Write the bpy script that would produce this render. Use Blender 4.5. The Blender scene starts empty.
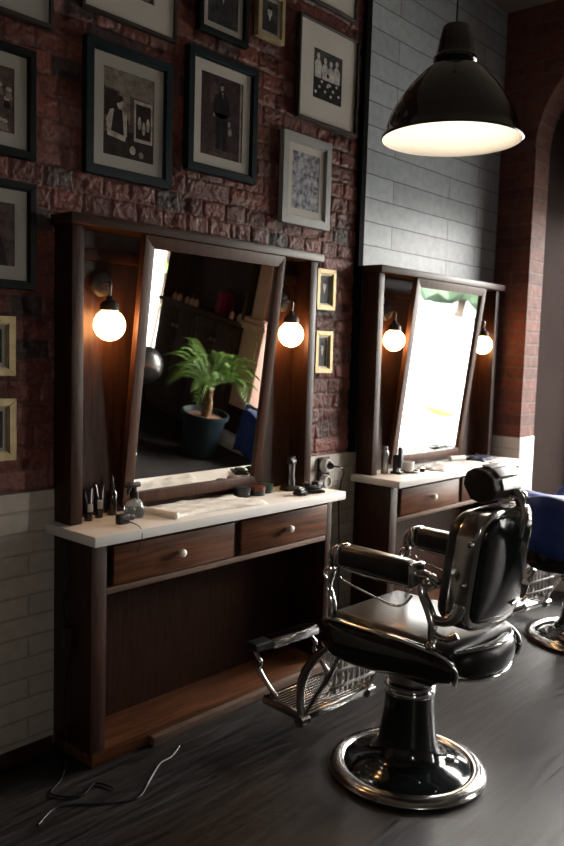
import bpy, bmesh, math, random
import numpy as np
from mathutils import Vector, Matrix
random.seed(7)
PI = math.pi
sc = bpy.context.scene
COL = sc.collection

# ------------------------------------------------------------------ camera
cam_d = bpy.data.cameras.new('camera')
cam = bpy.data.objects.new('camera', cam_d); COL.objects.link(cam)
_yaw, _pit, _rol, _f = 0.8445, -0.0913, 0.0301, 803.8
F = Vector((math.sin(_yaw)*math.cos(_pit), math.cos(_yaw)*math.cos(_pit), math.sin(_pit)))
R = Vector((math.cos(_yaw), -math.sin(_yaw), 0)); U = R.cross(F)
R2 = R*math.cos(_rol)+U*math.sin(_rol); U2 = -R*math.sin(_rol)+U*math.cos(_rol)
mw = Matrix(((R2.x, U2.x, -F.x, 0.0), (R2.y, U2.y, -F.y, -2.5186), (R2.z, U2.z, -F.z, 1.5), (0, 0, 0, 1)))
cam.matrix_world = mw
cam_d.sensor_fit = 'HORIZONTAL'; cam_d.sensor_width = 30.0
cam_d.lens = 30.0*_f/564.0
cam_d.clip_start = 0.05; cam_d.clip_end = 200
cam_d.dof.use_dof = True; cam_d.dof.focus_distance = 2.85; cam_d.dof.aperture_fstop = 4.0
sc.camera = cam

# ------------------------------------------------------------------ world / exposure
w = bpy.data.worlds.new('world'); sc.world = w; w.use_nodes = True
bg = w.node_tree.nodes['Background']
bg.inputs[0].default_value = (1.0, 0.965, 0.915, 1); bg.inputs[1].default_value = 37.0
sc.view_settings.view_transform = 'Standard'; sc.view_settings.look = 'None'
sc.view_settings.exposure = 0.0; sc.view_settings.gamma = 1.0
sc.view_settings.use_curve_mapping = False

# daylight portals in the three window openings (sampling guides for the sky light)
def portal(loc, rot, sx, sy):
    d = bpy.data.lights.new('window_portal', 'AREA'); d.shape = 'RECTANGLE'; d.size = sx; d.size_y = sy; d.cycles.is_portal = True
    o = bpy.data.objects.new('window_portal', d); COL.objects.link(o); o.location = loc; o.rotation_euler = rot
portal((5.72, -1.33, 1.48), (0, math.radians(90), 0), 2.16, 2.2)
portal((5.44, -4.27, 1.43), (0, math.radians(90), 0), 2.1, 0.96)
portal((-0.55, -5.06, 1.75), (math.radians(90), 0, 0), 0.5, 0.5)

# ------------------------------------------------------------------ materials
def mat(name, col, rough=0.5, metal=0.0, coat=0.0, emis=None, estr=0.0, spec=0.5, trans=0.0, ior=1.45):
    m = bpy.data.materials.new(name); m.use_nodes = True
    b = m.node_tree.nodes['Principled BSDF']
    b.inputs['Base Color'].default_value = (*col, 1); b.inputs['Roughness'].default_value = rough
    b.inputs['Metallic'].default_value = metal; b.inputs['Coat Weight'].default_value = coat
    b.inputs['Coat Roughness'].default_value = 0.05
    b.inputs['Specular IOR Level'].default_value = spec; b.inputs['IOR'].default_value = ior
    b.inputs['Transmission Weight'].default_value = trans
    if emis: b.inputs['Emission Color'].default_value = (*emis, 1); b.inputs['Emission Strength'].default_value = estr
    return m
def N(m, t): return m.node_tree.nodes.new(t)
def L(m, a, b): m.node_tree.links.new(a, b)
def ramp(m, stops):
    r = N(m, 'ShaderNodeValToRGB'); e = r.color_ramp.elements
    e[0].position = stops[0][0]; e[0].color = (*stops[0][1], 1)
    e[1].position = stops[-1][0]; e[1].color = (*stops[-1][1], 1)
    for p, c in stops[1:-1]:
        k = e.new(p); k.color = (*c, 1)
    return r
def noisy(name, c1, c2, rough=0.5, scale=6.0, stretch=(1, 1, 1), bump=0.0, detail=6, metal=0.0, coat=0.0, r2=None, bscale=None, lo=0.3, hi=0.7, spec=0.22):
    m = mat(name, c1, rough, metal, coat, spec=spec); b = m.node_tree.nodes['Principled BSDF']
    tc = N(m, 'ShaderNodeTexCoord'); mp = N(m, 'ShaderNodeMapping'); mp.inputs['Scale'].default_value = stretch
    no = N(m, 'ShaderNodeTexNoise'); no.inputs['Scale'].default_value = scale; no.inputs['Detail'].default_value = detail
    no.inputs['Roughness'].default_value = 0.6
    L(m, tc.outputs['Object'], mp.inputs[0]); L(m, mp.outputs[0], no.inputs['Vector'])
    r = ramp(m, [(lo, c1), (hi, c2)]); L(m, no.outputs['Fac'], r.inputs[0]); L(m, r.outputs[0], b.inputs['Base Color'])
    if r2 is not None:
        mr = N(m, 'ShaderNodeMapRange'); mr.inputs[1].default_value = lo; mr.inputs[2].default_value = hi
        mr.inputs[3].default_value = rough; mr.inputs[4].default_value = r2
        L(m, no.outputs['Fac'], mr.inputs[0]); L(m, mr.outputs[0], b.inputs['Roughness'])
    if bump:
        src = no.outputs['Fac']
        if bscale:
            n2 = N(m, 'ShaderNodeTexNoise'); n2.inputs['Scale'].default_value = bscale; n2.inputs['Detail'].default_value = 4
            L(m, mp.outputs[0], n2.inputs['Vector']); src = n2.outputs['Fac']
        bp = N(m, 'ShaderNodeBump'); bp.inputs['Strength'].default_value = bump; bp.inputs['Distance'].default_value = 0.01
        L(m, src, bp.inputs['Height']); L(m, bp.outputs[0], b.inputs['Normal'])
    return m
wood_x = noisy('dark_wood_long', (0.024, 0.009, 0.005), (0.060, 0.023, 0.012), 0.40, 5, (1.2, 14, 14), 0.12, r2=0.46, spec=.32)
wood_z = noisy('dark_wood_upright', (0.015, 0.0058, 0.0034), (0.046, 0.017, 0.0085), 0.40, 5, (14, 14, 1.2), 0.12, r2=0.46, spec=.28)
wood_dk = noisy('very_dark_wood', (0.015, 0.0058, 0.0034), (0.036, 0.0135, 0.0075), 0.45, 5, (14, 14, 1.2), 0.1, spec=.12)
wood_red = noisy('reddish_wood', (0.040, 0.014, 0.007), (0.15, 0.056, 0.024), 0.36, 4, (1.0, 12, 14), 0.1)
wood_frame = noisy('mirror_wood', (0.045, 0.020, 0.012), (0.090, 0.040, 0.024), 0.42, 5, (10, 10, 1.5), 0.1, spec=.2)
wood_grey = noisy('worn_wood', (0.10, 0.062, 0.045), (0.19, 0.125, 0.095), 0.45, 6, (1.2, 10, 10), 0.15)
white_top = noisy('white_worktop', (0.74, 0.715, 0.67), (0.82, 0.795, 0.75), 0.32, 4)
knob_m = mat('ivory_knob', (0.80, 0.74, 0.64), 0.25, coat=0.4)
chrome = mat('chrome', (0.62, 0.61, 0.60), 0.13, 1.0)
chrome_worn = noisy('worn_chrome', (0.46, 0.45, 0.44), (0.56, 0.55, 0.53), 0.15, 4, metal=1.0, r2=0.22)
steel = mat('steel', (0.35, 0.34, 0.33), 0.32, 1.0)
leather = noisy('black_leather', (0.010, 0.010, 0.010), (0.018, 0.017, 0.017), 0.34, 30, bump=0.10, bscale=90, coat=0.05, spec=0.38)
enamel = mat('black_enamel', (0.006, 0.008, 0.008), 0.12, coat=0.6)
brown_leather = noisy('brown_black_leather', (0.020, 0.015, 0.013), (0.032, 0.024, 0.020), 0.4, 30, bump=0.1, bscale=90)
blk = mat('black_plastic', (0.010, 0.010, 0.011), 0.35)
blk_gloss = mat('black_gloss_paint', (0.009, 0.009, 0.009), 0.09, coat=0.5)
mirror_m = mat('mirror_glass', (0.90, 0.91, 0.90), 0.0, 1.0)
white_pl = mat('white_plastic', (0.62, 0.60, 0.56), 0.3)
gold = noisy('gold_leaf', (0.34, 0.26, 0.13), (0.50, 0.40, 0.23), 0.40, 20, metal=0.4, r2=0.5)
blackframe = mat('black_frame_paint', (0.007, 0.009, 0.009), 0.5, spec=0.15)
tealframe = mat('charcoal_teal_frame', (0.010, 0.019, 0.022), 0.45, spec=0.2)
greyframe = mat('grey_frame', (0.34, 0.34, 0.32), 0.45)
brownframe = mat('dark_bronze_frame', (0.04, 0.034, 0.03), 0.45, spec=0.25)
matboard = mat('mat_board', (0.34, 0.315, 0.275), 0.6, spec=0.2)
matboard2 = mat('bright_mat_board', (0.50, 0.465, 0.41), 0.6, spec=0.2)
blue_cloth = noisy('blue_cloth', (0.006, 0.016, 0.085), (0.012, 0.035, 0.16), 0.55, 5, bump=0.3, bscale=14)
towel_m = noisy('cream_towel', (0.76, 0.73, 0.67), (0.86, 0.83, 0.77), 0.85, 40, bump=0.6, bscale=160)
paper_m = noisy('pale_cloth', (0.36, 0.34, 0.32), (0.60, 0.58, 0.55), 0.8, 12, bump=0.5, bscale=30)
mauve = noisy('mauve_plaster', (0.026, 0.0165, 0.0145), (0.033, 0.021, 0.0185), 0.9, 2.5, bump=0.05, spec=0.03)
dark_paint = noisy('charcoal_paint', (0.060, 0.048, 0.042), (0.080, 0.064, 0.056), 0.7, 3)
ceil_m = noisy('ceiling_paint', (0.20, 0.175, 0.14), (0.28, 0.24, 0.20), 0.8, 3)
leaf_m = noisy('palm_leaf', (0.06, 0.12, 0.02), (0.16, 0.26, 0.055), 0.45, 9)
trunk_m = noisy('palm_trunk', (0.09, 0.05, 0.025), (0.20, 0.12, 0.06), 0.8, 30, bump=0.8)
soil_m = noisy('potting_bark', (0.10, 0.045, 0.022), (0.22, 0.11, 0.06), 0.9, 40, bump=0.8)
pot_m = mat('slate_blue_pot', (0.012, 0.022, 0.030), 0.35)
cup_wood = noisy('cupboard_wood', (0.040, 0.024, 0.019), (0.075, 0.046, 0.036), 0.4, 5, (8, 8, 1.5), spec=.4)
salmon = noisy('salmon_wood', (0.52, 0.32, 0.25), (0.64, 0.42, 0.33), 0.5, 4, (8, 8, 1))
tree_m = noisy('tree_leaves', (0.020, 0.040, 0.028), (0.055, 0.085, 0.050), 0.8, 3, bump=1.0)
bark_m = mat('tree_bark', (0.08, 0.06, 0.045), 0.9)
pave_m = noisy('pale_paving', (0.15, 0.15, 0.145), (0.20, 0.20, 0.195), 0.8, 1.5)
yellow_m = mat('yellow_paint', (0.30, 0.22, 0.05), 0.5)
amber = mat('dark_bottle_glass', (0.012, 0.007, 0.006), 0.12, coat=0.5)
label_m = mat('pale_label', (0.30, 0.26, 0.24), 0.5)
red_m = mat('red_lid', (0.11, 0.018, 0.013), 0.35)
green_m = mat('green_lid', (0.02, 0.05, 0.03), 0.3)
magenta_m = mat('crimson_box', (0.22, 0.015, 0.04), 0.5)
globe_m = mat('lit_opal_glass', (0.9, 0.85, 0.75), 0.3, emis=(1.0, 0.52, 0.20), estr=34.0)
bulb_m = mat('lit_bulb', (0.9, 0.85, 0.75), 0.3, emis=(1.0, 0.95, 0.86), estr=50.0)
shade_in = mat('cream_enamel', (0.82, 0.77, 0.68), 0.6)
clear_gl = mat('clear_plastic', (0.75, 0.78, 0.78), 0.06, trans=0.92, ior=1.3)

def glass_pane():
    m = bpy.data.materials.new('window_glass'); m.use_nodes = True; nt = m.node_tree; nt.nodes.clear()
    o = nt.nodes.new('ShaderNodeOutputMaterial'); mx = nt.nodes.new('ShaderNodeMixShader')
    t = nt.nodes.new('ShaderNodeBsdfTransparent'); g = nt.nodes.new('ShaderNodeBsdfGlossy'); g.inputs['Roughness'].default_value = 0.0
    f = nt.nodes.new('ShaderNodeFresnel'); f.inputs[0].default_value = 1.25
    nt.links.new(f.outputs[0], mx.inputs[0]); nt.links.new(t.outputs[0], mx.inputs[1]); nt.links.new(g.outputs[0], mx.inputs[2])
    nt.links.new(mx.outputs[0], o.inputs[0]); return m
pane_m = glass_pane()

def brick_mat(name, c1, c2, mortar, bw, bh, msize, axes, bump=0.8, rough=0.8, off=0.5, rough_noise=0.6, r2=None):
    """axes: which object coords feed (u, v)"""
    m = mat(name, c1, rough); b = m.node_tree.nodes['Principled BSDF']
    tc = N(m, 'ShaderNodeTexCoord'); sx = N(m, 'ShaderNodeSeparateXYZ'); cx = N(m, 'ShaderNodeCombineXYZ')
    L(m, tc.outputs['Object'], sx.inputs[0])
    L(m, sx.outputs[axes[0]], cx.inputs[0]); L(m, sx.outputs[axes[1]], cx.inputs[1])
    nz = N(m, 'ShaderNodeTexNoise'); nz.inputs['Scale'].default_value = 9; L(m, tc.outputs['Object'], nz.inputs['Vector'])
    ad = N(m, 'ShaderNodeMixRGB'); ad.blend_type = 'ADD'; ad.inputs[0].default_value = 0.006
    L(m, cx.outputs[0], ad.inputs[1]); L(m, nz.outputs['Color'], ad.inputs[2])
    br = N(m, 'ShaderNodeTexBrick'); br.offset = off
    br.inputs['Color1'].default_value = (*c1, 1); br.inputs['Color2'].default_value = (*c2, 1); br.inputs['Mortar'].default_value = (*mortar, 1)
    br.inputs['Scale'].default_value = 1.0; br.inputs['Brick Width'].default_value = bw; br.inputs['Row Height'].default_value = bh
    br.inputs['Mortar Size'].default_value = msize; br.inputs['Mortar Smooth'].default_value = 0.3
    L(m, ad.outputs[0], br.inputs['Vector'])
    n2 = N(m, 'ShaderNodeTexNoise'); n2.inputs['Scale'].default_value = 22; n2.inputs['Detail'].default_value = 6; L(m, tc.outputs['Object'], n2.inputs['Vector'])
    mul = N(m, 'ShaderNodeMixRGB'); mul.blend_type = 'MULTIPLY'; mul.inputs[0].default_value = rough_noise
    rr = ramp(m, [(0.3, (0.5, 0.5, 0.5)), (0.7, (1.15, 1.15, 1.15))]); L(m, n2.outputs['Fac'], rr.inputs[0])
    L(m, br.outputs['Color'], mul.inputs[1]); L(m, rr.outputs[0], mul.inputs[2]); L(m, mul.outputs[0], b.inputs['Base Color'])
    h = N(m, 'ShaderNodeMath'); h.operation = 'MULTIPLY_ADD'; h.inputs[1].default_value = -1.0
    L(m, br.outputs['Fac'], h.inputs[0])
    h2 = N(m, 'ShaderNodeMath'); h2.operation = 'MULTIPLY'; h2.inputs[1].default_value = rough_noise; L(m, n2.outputs['Fac'], h2.inputs[0]); L(m, h2.outputs[0], h.inputs[2])
    bp = N(m, 'ShaderNodeBump'); bp.inputs['Strength'].default_value = bump; bp.inputs['Distance'].default_value = 0.008
    L(m, h.outputs[0], bp.inputs['Height']); L(m, bp.outputs[0], b.inputs['Normal'])
    return m
brick_end = brick_mat('red_brick_pier', (0.15, 0.045, 0.030), (0.095, 0.030, 0.022), (0.12, 0.058, 0.044), 0.25, 0.0755, 0.008, (1, 2))
white_brick = brick_mat('white_painted_brick', (0.38, 0.33, 0.265), (0.34, 0.295, 0.24), (0.27, 0.235, 0.19), 0.25, 0.0755, 0.006, (0, 2), bump=0.55, rough=0.5, rough_noise=0.25)
white_brick_y = brick_mat('white_painted_brick_pier', (0.50, 0.46, 0.42), (0.46, 0.43, 0.39), (0.38, 0.35, 0.31), 0.25, 0.0755, 0.006, (1, 2), bump=0.4, rough=0.5, rough_noise=0.2)
plank_m = brick_mat('whitewashed_planks', (0.38, 0.42, 0.44), (0.30, 0.33, 0.345), (0.07, 0.068, 0.065), 0.92, 0.121, 0.003, (0, 2), bump=0.5, rough=0.45, off=0.37, rough_noise=0.35)
arch_m = brick_mat('arch_brick', (0.16, 0.048, 0.03), (0.10, 0.03, 0.022), (0.12, 0.05, 0.04), 0.09, 0.075, 0.008, (0, 2), off=0.5)

def floor_mat():
    m = mat('dark_floorboards', (0.02, 0.017, 0.016), 0.4, spec=0.5); b = m.node_tree.nodes['Principled BSDF']
    tc = N(m, 'ShaderNodeTexCoord'); mp = N(m, 'ShaderNodeMapping'); L(m, tc.outputs['Object'], mp.inputs[0])
    br = N(m, 'ShaderNodeTexBrick'); br.inputs['Scale'].default_value = 1; br.inputs['Brick Width'].default_value = 1.3; br.inputs['Row Height'].default_value = 0.145
    br.inputs['Mortar Size'].default_value = 0.002; br.inputs['Color1'].default_value = (0.007, 0.006, 0.0056, 1); br.inputs['Color2'].default_value = (0.013, 0.011, 0.0105, 1)
    br.inputs['Mortar'].default_value = (0.006, 0.005, 0.005, 1); L(m, mp.outputs[0], br.inputs['Vector'])
    m2 = N(m, 'ShaderNodeMapping'); m2.inputs['Scale'].default_value = (2.0, 22, 1); L(m, tc.outputs['Object'], m2.inputs[0])
    n = N(m, 'ShaderNodeTexNoise'); n.inputs['Scale'].default_value = 2.2; n.inputs['Detail'].default_value = 8; L(m, m2.outputs[0], n.inputs['Vector'])
    r = ramp(m, [(0.35, (0.4, 0.4, 0.4)), (0.68, (2.4, 2.25, 2.15))]); L(m, n.outputs['Fac'], r.inputs[0])
    mu = N(m, 'ShaderNodeMixRGB'); mu.blend_type = 'MULTIPLY'; mu.inputs[0].default_value = 1; L(m, br.outputs['Color'], mu.inputs[1]); L(m, r.outputs[0], mu.inputs[2])
    L(m, mu.outputs[0], b.inputs['Base Color'])
    mr = N(m, 'ShaderNodeMapRange'); mr.inputs[1].default_value = 0.3; mr.inputs[2].default_value = 0.7; mr.inputs[3].default_value = 0.36; mr.inputs[4].default_value = 0.6
    L(m, n.outputs['Fac'], mr.inputs[0]); L(m, mr.outputs[0], b.inputs['Roughness'])
    bp = N(m, 'ShaderNodeBump'); bp.inputs['Strength'].default_value = 0.25; bp.inputs['Distance'].default_value = 0.004
    L(m, n.outputs['Fac'], bp.inputs['Height']); L(m, bp.outputs[0], b.inputs['Normal'])
    return m
floor_m = floor_mat()

def brick_relief_mat():
    m = mat('old_red_brick', (0.14, 0.05, 0.035), 0.52, spec=0.35); b = m.node_tree.nodes['Principled BSDF']
    at = N(m, 'ShaderNodeAttribute'); at.attribute_name = 'brick_colour'
    tc = N(m, 'ShaderNodeTexCoord'); n = N(m, 'ShaderNodeTexNoise'); n.inputs['Scale'].default_value = 70; n.inputs['Detail'].default_value = 6
    L(m, tc.outputs['Object'], n.inputs['Vector'])
    r = ramp(m, [(0.32, (0.6, 0.6, 0.6)), (0.7, (1.25, 1.2, 1.2))]); L(m, n.outputs['Fac'], r.inputs[0])
    mu = N(m, 'ShaderNodeMixRGB'); mu.blend_type = 'MULTIPLY'; mu.inputs[0].default_value = 0.8; L(m, at.outputs['Color'], mu.inputs[1]); L(m, r.outputs[0], mu.inputs[2])
    L(m, mu.outputs[0], b.inputs['Base Color'])
    bp = N(m, 'ShaderNodeBump'); bp.inputs['Strength'].default_value = 0.9; bp.inputs['Distance'].default_value = 0.006
    L(m, n.outputs['Fac'], bp.inputs['Height']); L(m, bp.outputs[0], b.inputs['Normal'])
    return m

# ------------------------------------------------------------------ mesh helpers
def link(name, me, parent=None):
    o = bpy.data.objects.new(name, me); COL.objects.link(o)
    if parent: o.parent = parent
    return o
def obj(name, bm, m, parent=None, smooth=True, label=None, ang=40):
    bmesh.ops.recalc_face_normals(bm, faces=bm.faces)
    me = bpy.data.meshes.new(name); bm.to_mesh(me); bm.free()
    ms = m if isinstance(m, (list, tuple)) else [m]
    for x in ms: me.materials.append(x)
    if smooth:
        me.polygons.foreach_set('use_smooth', [True]*len(me.polygons)); me.set_sharp_from_angle(angle=math.radians(ang))
    o = link(name, me, parent)
    if label: o['label'] = label
    return o
def B(): return bmesh.new()
def merge(bm, t, mi=0):
    for f in t.faces: f.material_index = mi
    me = bpy.data.meshes.new('tmp'); t.to_mesh(me); t.free(); bm.from_mesh(me); bpy.data.meshes.remove(me)
def box(bm, x0, x1, y0, y1, z0, z1, bev=0.0, seg=2, mi=0, mtx=None):
    t = bmesh.new(); bmesh.ops.create_cube(t, size=1)
    for v in t.verts: v.co = Vector((x0+(v.co.x+.5)*(x1-x0), y0+(v.co.y+.5)*(y1-y0), z0+(v.co.z+.5)*(z1-z0)))
    if bev > 0: bmesh.ops.bevel(t, geom=t.edges[:], offset=bev, segments=seg, profile=0.5, affect='EDGES')
    if mtx: bmesh.ops.transform(t, matrix=mtx, verts=t.verts[:])
    merge(bm, t, mi); return bm
def loft(bm, loops, closed_ring=True, cap=True, mi=0, wrap=False):
    vs = [[bm.verts.new(p) for p in lp] for lp in loops]
    n = len(loops[0]); rng = range(n) if closed_ring else range(n-1)
    idx = list(range(len(vs)-1)) + ([-1] if wrap else [])
    for i in idx:
        a, b = vs[i], vs[i+1]
        for j in rng:
            k = (j+1) % n
            f = bm.faces.new((a[j], a[k], b[k], b[j])); f.material_index = mi
    if cap and not wrap:
        for lp in (vs[0], vs[-1]):
            try: bm.faces.new(lp).material_index = mi
            except ValueError: pass
    return bm
def lathe(bm, prof, seg=32, c=(0, 0, 0), mi=0, cap=True, mtx=None):
    loops = []
    for r, z in prof:
        lp = []
        for i in range(seg):
            a = 2*PI*i/seg; p = Vector((r*math.cos(a), r*math.sin(a), z))
            if mtx: p = mtx @ p
            lp.append(p+Vector(c))
        loops.append(lp)
    return loft(bm, loops, cap=cap, mi=mi)
def smooth_path(pts, n=6):
    P = [Vector(p) for p in pts]
    if len(P) < 3: return P
    out = []
    for i in range(len(P)-1):
        p0 = P[max(i-1, 0)]; p1 = P[i]; p2 = P[i+1]; p3 = P[min(i+2, len(P)-1)]
        for k in range(n):
            t = k/n
            out.append(0.5*((2*p1)+(p2-p0)*t+(2*p0-5*p1+4*p2-p3)*t*t+(3*p1-p0-3*p2+p3)*t**3))
    out.append(P[-1]); return out
def tube(bm, pts, r, seg=10, sm=6, flat=1.0, closed=False, mi=0, up=None):
    P = smooth_path(pts, sm) if sm else [Vector(p) for p in pts]
    seg = max(seg, 10) if seg > 6 else seg
    rs = r if callable(r) else (lambda t: r)
    n = len(P); loops = []
    T = [(P[min(i+1, n-1)]-P[max(i-1, 0)]).normalized() for i in range(n)]
    if closed: T[0] = T[-1] = (P[1]-P[-2]).normalized()
    ref = Vector(up) if up else (Vector((0, 0, 1)) if abs(T[0].z) < 0.9 else Vector((1, 0, 0)))
    a = (ref - T[0]*ref.dot(T[0])).normalized()
    for i in range(n):
        a = (a - T[i]*a.dot(T[i])).normalized(); b = T[i].cross(a); rr = rs(i/(n-1))
        loops.append([P[i]+a*(rr*math.cos(2*PI*k/seg))+b*(rr*flat*math.sin(2*PI*k/seg)) for k in range(seg)])
    return loft(bm, loops, mi=mi)
def prism(bm, poly, f0, f1, bev=0.0, mi=0, seg=2):
    """poly: 2D pts; f0/f1 map (u,v)->3D for both caps"""
    t = bmesh.new(); a = [t.verts.new(f0(*p)) for p in poly]; b = [t.verts.new(f1(*p)) for p in poly]; n = len(poly)
    t.faces.new(a); t.faces.new(b[::-1])
    for i in range(n): t.faces.new((a[i], b[i], b[(i+1) % n], a[(i+1) % n]))
    bmesh.ops.recalc_face_normals(t, faces=t.faces)
    if bev: bmesh.ops.bevel(t, geom=t.edges[:], offset=bev, segments=seg, profile=0.5, affect='EDGES')
    merge(bm, t, mi); return bm
def sphere(bm, c, r, sx=1, sy=1, sz=1, u=24, v=14, mi=0):
    t = bmesh.new(); bmesh.ops.create_uvsphere(t, u_segments=u, v_segments=v, radius=r)
    for q in t.verts: q.co = Vector((q.co.x*sx+c[0], q.co.y*sy+c[1], q.co.z*sz+c[2]))
    merge(bm, t, mi); return bm
def cylx(bm, p0, p1, r, seg=16, mi=0): return tube(bm, [p0, p1], r, seg, 0, mi=mi)

def thing(name, label, cat, loc=(0, 0, 0), rz=0, group=None, rx=0):
    o = bpy.data.objects.new(name, None); COL.objects.link(o); o.empty_display_size = 0.05
    o.location = loc; o.rotation_euler = (rx, 0, rz); o['label'] = label; o['category'] = cat
    if group: o['group'] = group
    return o
def tag(o, label, cat, group=None):
    o['label'] = label; o['category'] = cat
    if group: o['group'] = group
    return o
def struct(o): o['kind'] = 'structure'; return o
def dup(root, loc, label, group=None, rz=None):
    r = root.copy(); COL.objects.link(r); r.location = loc; r['label'] = label
    if rz is not None: r.rotation_euler = (r.rotation_euler[0], 0, rz)
    if group: r['group'] = group
    for ch in list(root.children):
        c = ch.copy(); COL.objects.link(c); c.parent = r
        for g in list(ch.children):
            d = g.copy(); COL.objects.link(d); d.parent = c
    return r
def bx(name, a, m, parent=None, bev=0.0, seg=2, label=None):
    return obj(name, box(B(), *a, bev=bev, seg=seg), m, parent, label=label, ang=25)

# ================================================================== SETTING
XE = 4.867; H = 3.66
struct(bx('floor', (-1.9, XE+0.6, -5.1, 0.14, -0.1, 0.0), floor_m))
struct(bx('ceiling', (-1.9, XE+0.6, -5.1, 0.14, H, H+0.1), ceil_m))
bm = B(); box(bm, -1.9, -.8, -5.1, -5.0, 0, H); box(bm, -.3, XE+.6, -5.1, -5.0, 0, H); box(bm, -.8, -.3, -5.1, -5.0, 0, 1.5); box(bm, -.8, -.3, -5.1, -5.0, 2.0, H)
struct(obj('wall_back', bm, dark_paint))
struct(bx('wall_left', (-1.9, -1.8, -5.0, 0.0, 0.0, H), dark_paint))

# the brick wall behind the stations: modelled relief, brick by brick
def brick_wall():
    x0, x1, z0, z1, s = 1.0, 3.42, 0.97, H, 0.0058
    RH, BW = 0.0755, 0.25
    nx = int((x1-x0)/s)+1; nz = int((z1-z0)/s)+1
    X, Z = np.meshgrid(np.linspace(x0, x1, nx), np.linspace(z0, z1, nz))
    def hsh(a, b, k=0):
        v = np.sin(a*127.1+b*311.7+k*74.7)*43758.5453; return v-np.floor(v)
    def vn(x, z, f, k=0):
        x = x*f; z = z*f; i = np.floor(x); j = np.floor(z); u = x-i; v = z-j
        u = u*u*(3-2*u); v = v*v*(3-2*v)
        return (hsh(i, j, k)*(1-u)+hsh(i+1, j, k)*u)*(1-v)+(hsh(i, j+1, k)*(1-u)+hsh(i+1, j+1, k)*u)*v
    wx = X+(vn(X, Z, 9, 1)-.5)*0.014+(vn(X, Z, 31, 2)-.5)*0.007
    wz = Z+(vn(X, Z, 7, 3)-.5)*0.011+(vn(X, Z, 27, 4)-.5)*0.006
    row = np.floor(wz/RH); header = (row % 3) != 1
    bw = np.where(header, BW*0.5, BW); off = np.where(row % 2 == 0, 0.0, 0.5)*bw + hsh(row, row*0, 9)*0.05
    col = np.floor((wx+off)/bw)
    du = ((wx+off)/bw-col)*bw; dv = (wz/RH-row)*RH
    e = np.minimum(np.minimum(du, bw-du), np.minimum(dv, RH-dv))
    t = np.clip((e-0.0015)/0.0065, 0, 1); t = t*t*(3-2*t)
    r1 = hsh(row, col, 5); r2 = hsh(row, col, 6)
    h = t*(0.006+0.004*r1)+(vn(X, Z, 24, 7)-.5)*0.004*t+(vn(X, Z, 60, 8)-.5)*0.0045+(vn(X, Z, 95, 13)-.5)*0.0042+(vn(X, Z, 8, 11)-.5)*0.005
    chip = np.clip((vn(X, Z, 14, 12)-0.72)*5, 0, 1); h -= chip*0.008*t
    Y = 0.012-h
    cA = np.array([0.175, 0.053, 0.038]); cB = np.array([0.120, 0.036, 0.026]); cC = np.array([0.06, 0.035, 0.033]); cD = np.array([0.19, 0.080, 0.064])
    k = r2[..., None]
    c = np.where(k < .45, cA, np.where(k < .8, cB, np.where(k < .87, cC, cD)))*(0.8+0.4*r1[..., None])
    mort = np.array([0.150, 0.068, 0.052])
    c = c*t[..., None]+mort*(1-t[..., None]); c = c*(1-0.5*chip[..., None])
    V = np.stack([X, Y, Z], -1).reshape(-1, 3)
    i = np.arange(nx*nz).reshape(nz, nx)
    Fc = np.stack([i[:-1, :-1], i[:-1, 1:], i[1:, 1:], i[1:, :-1]], -1).reshape(-1, 4)
    me = bpy.data.meshes.new('wall_front'); me.vertices.add(len(V)); me.vertices.foreach_set('co', V.ravel())
    me.loops.add(len(Fc)*4); me.loops.foreach_set('vertex_index', Fc.ravel().astype(np.int32))
    me.polygons.add(len(Fc)); me.polygons.foreach_set('loop_start', np.arange(0, len(Fc)*4, 4, dtype=np.int32))
    me.update(); me.validate()
    me.polygons.foreach_set('use_smooth', [True]*len(me.polygons))
    a = me.color_attributes.new('brick_colour', 'FLOAT_COLOR', 'POINT')
    a.data.foreach_set('color', np.concatenate([c.reshape(-1, 3), np.ones((len(V), 1))], 1).ravel())
    me.materials.append(brick_relief_mat())
    return struct(link('wall_front', me))
brick_wall()
struct(bx('wall_front_left', (-1.8, 1.0, 0.0, 0.022, 0.97, H), brick_mat('red_brick_left', (0.15, 0.05, 0.038), (0.105, 0.034, 0.026), (0.115, 0.055, 0.044), 0.25, 0.0755, 0.008, (0, 2))))
struct(bx('wall_front_core', (-1.9, XE, 0.022, 0.14, 0.0, H), dark_paint))
struct(bx('trim_1', (-1.8, XE, -0.006, 0.022, 0.05, 0.975), white_brick, bev=0.003))
struct(bx('baseboard_front', (-1.8, 1.59, -0.02, 0.0, 0.0, 0.05), wood_dk, bev=0.003))
struct(bx('trim_2', (3.40, XE, -0.004, 0.022, 0.975, H), plank_m))
struct(bx('trim_3', (3.362, 3.402, -0.022, 0.02, 0.975, H), mat('black_trim_paint', (.004,.004,.004), .7, spec=.05)))

# far wall: brick pier, then a deep arched window opening
AY0, AY1, ASP, AH = -0.245, -2.42, 2.80, 0.78
ac = (AY0+AY1)/2; aa = (AY0-AY1)/2
arch = [(ac+aa*math.cos(PI*i/40), ASP+AH*math.sin(PI*i/40)) for i in range(41)]
def arch_slab(xa, xb, name, m, ytop=-5.0):
    bm = B()
    poly = [(0.0, 0.0), (0.0, H)]
    # pier
    box(bm, xa, xb, AY0, 0.0, 0.0, H)
    for i in range(40):
        (ya, za), (yb, zb) = arch[i], arch[i+1]
        v = [bm.verts.new(p) for p in ((xa, ya, za), (xa, yb, zb), (xa, yb, H), (xa, ya, H), (xb, ya, za), (xb, yb, zb), (xb, yb, H), (xb, ya, H))]
        for q in ((0, 1, 2, 3), (7, 6, 5, 4), (0, 4, 5, 1)): bm.faces.new([v[k] for k in q])
    box(bm, xa, xb, ytop, AY1, ASP, H)
    return struct(obj(name, bm, m))
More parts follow.
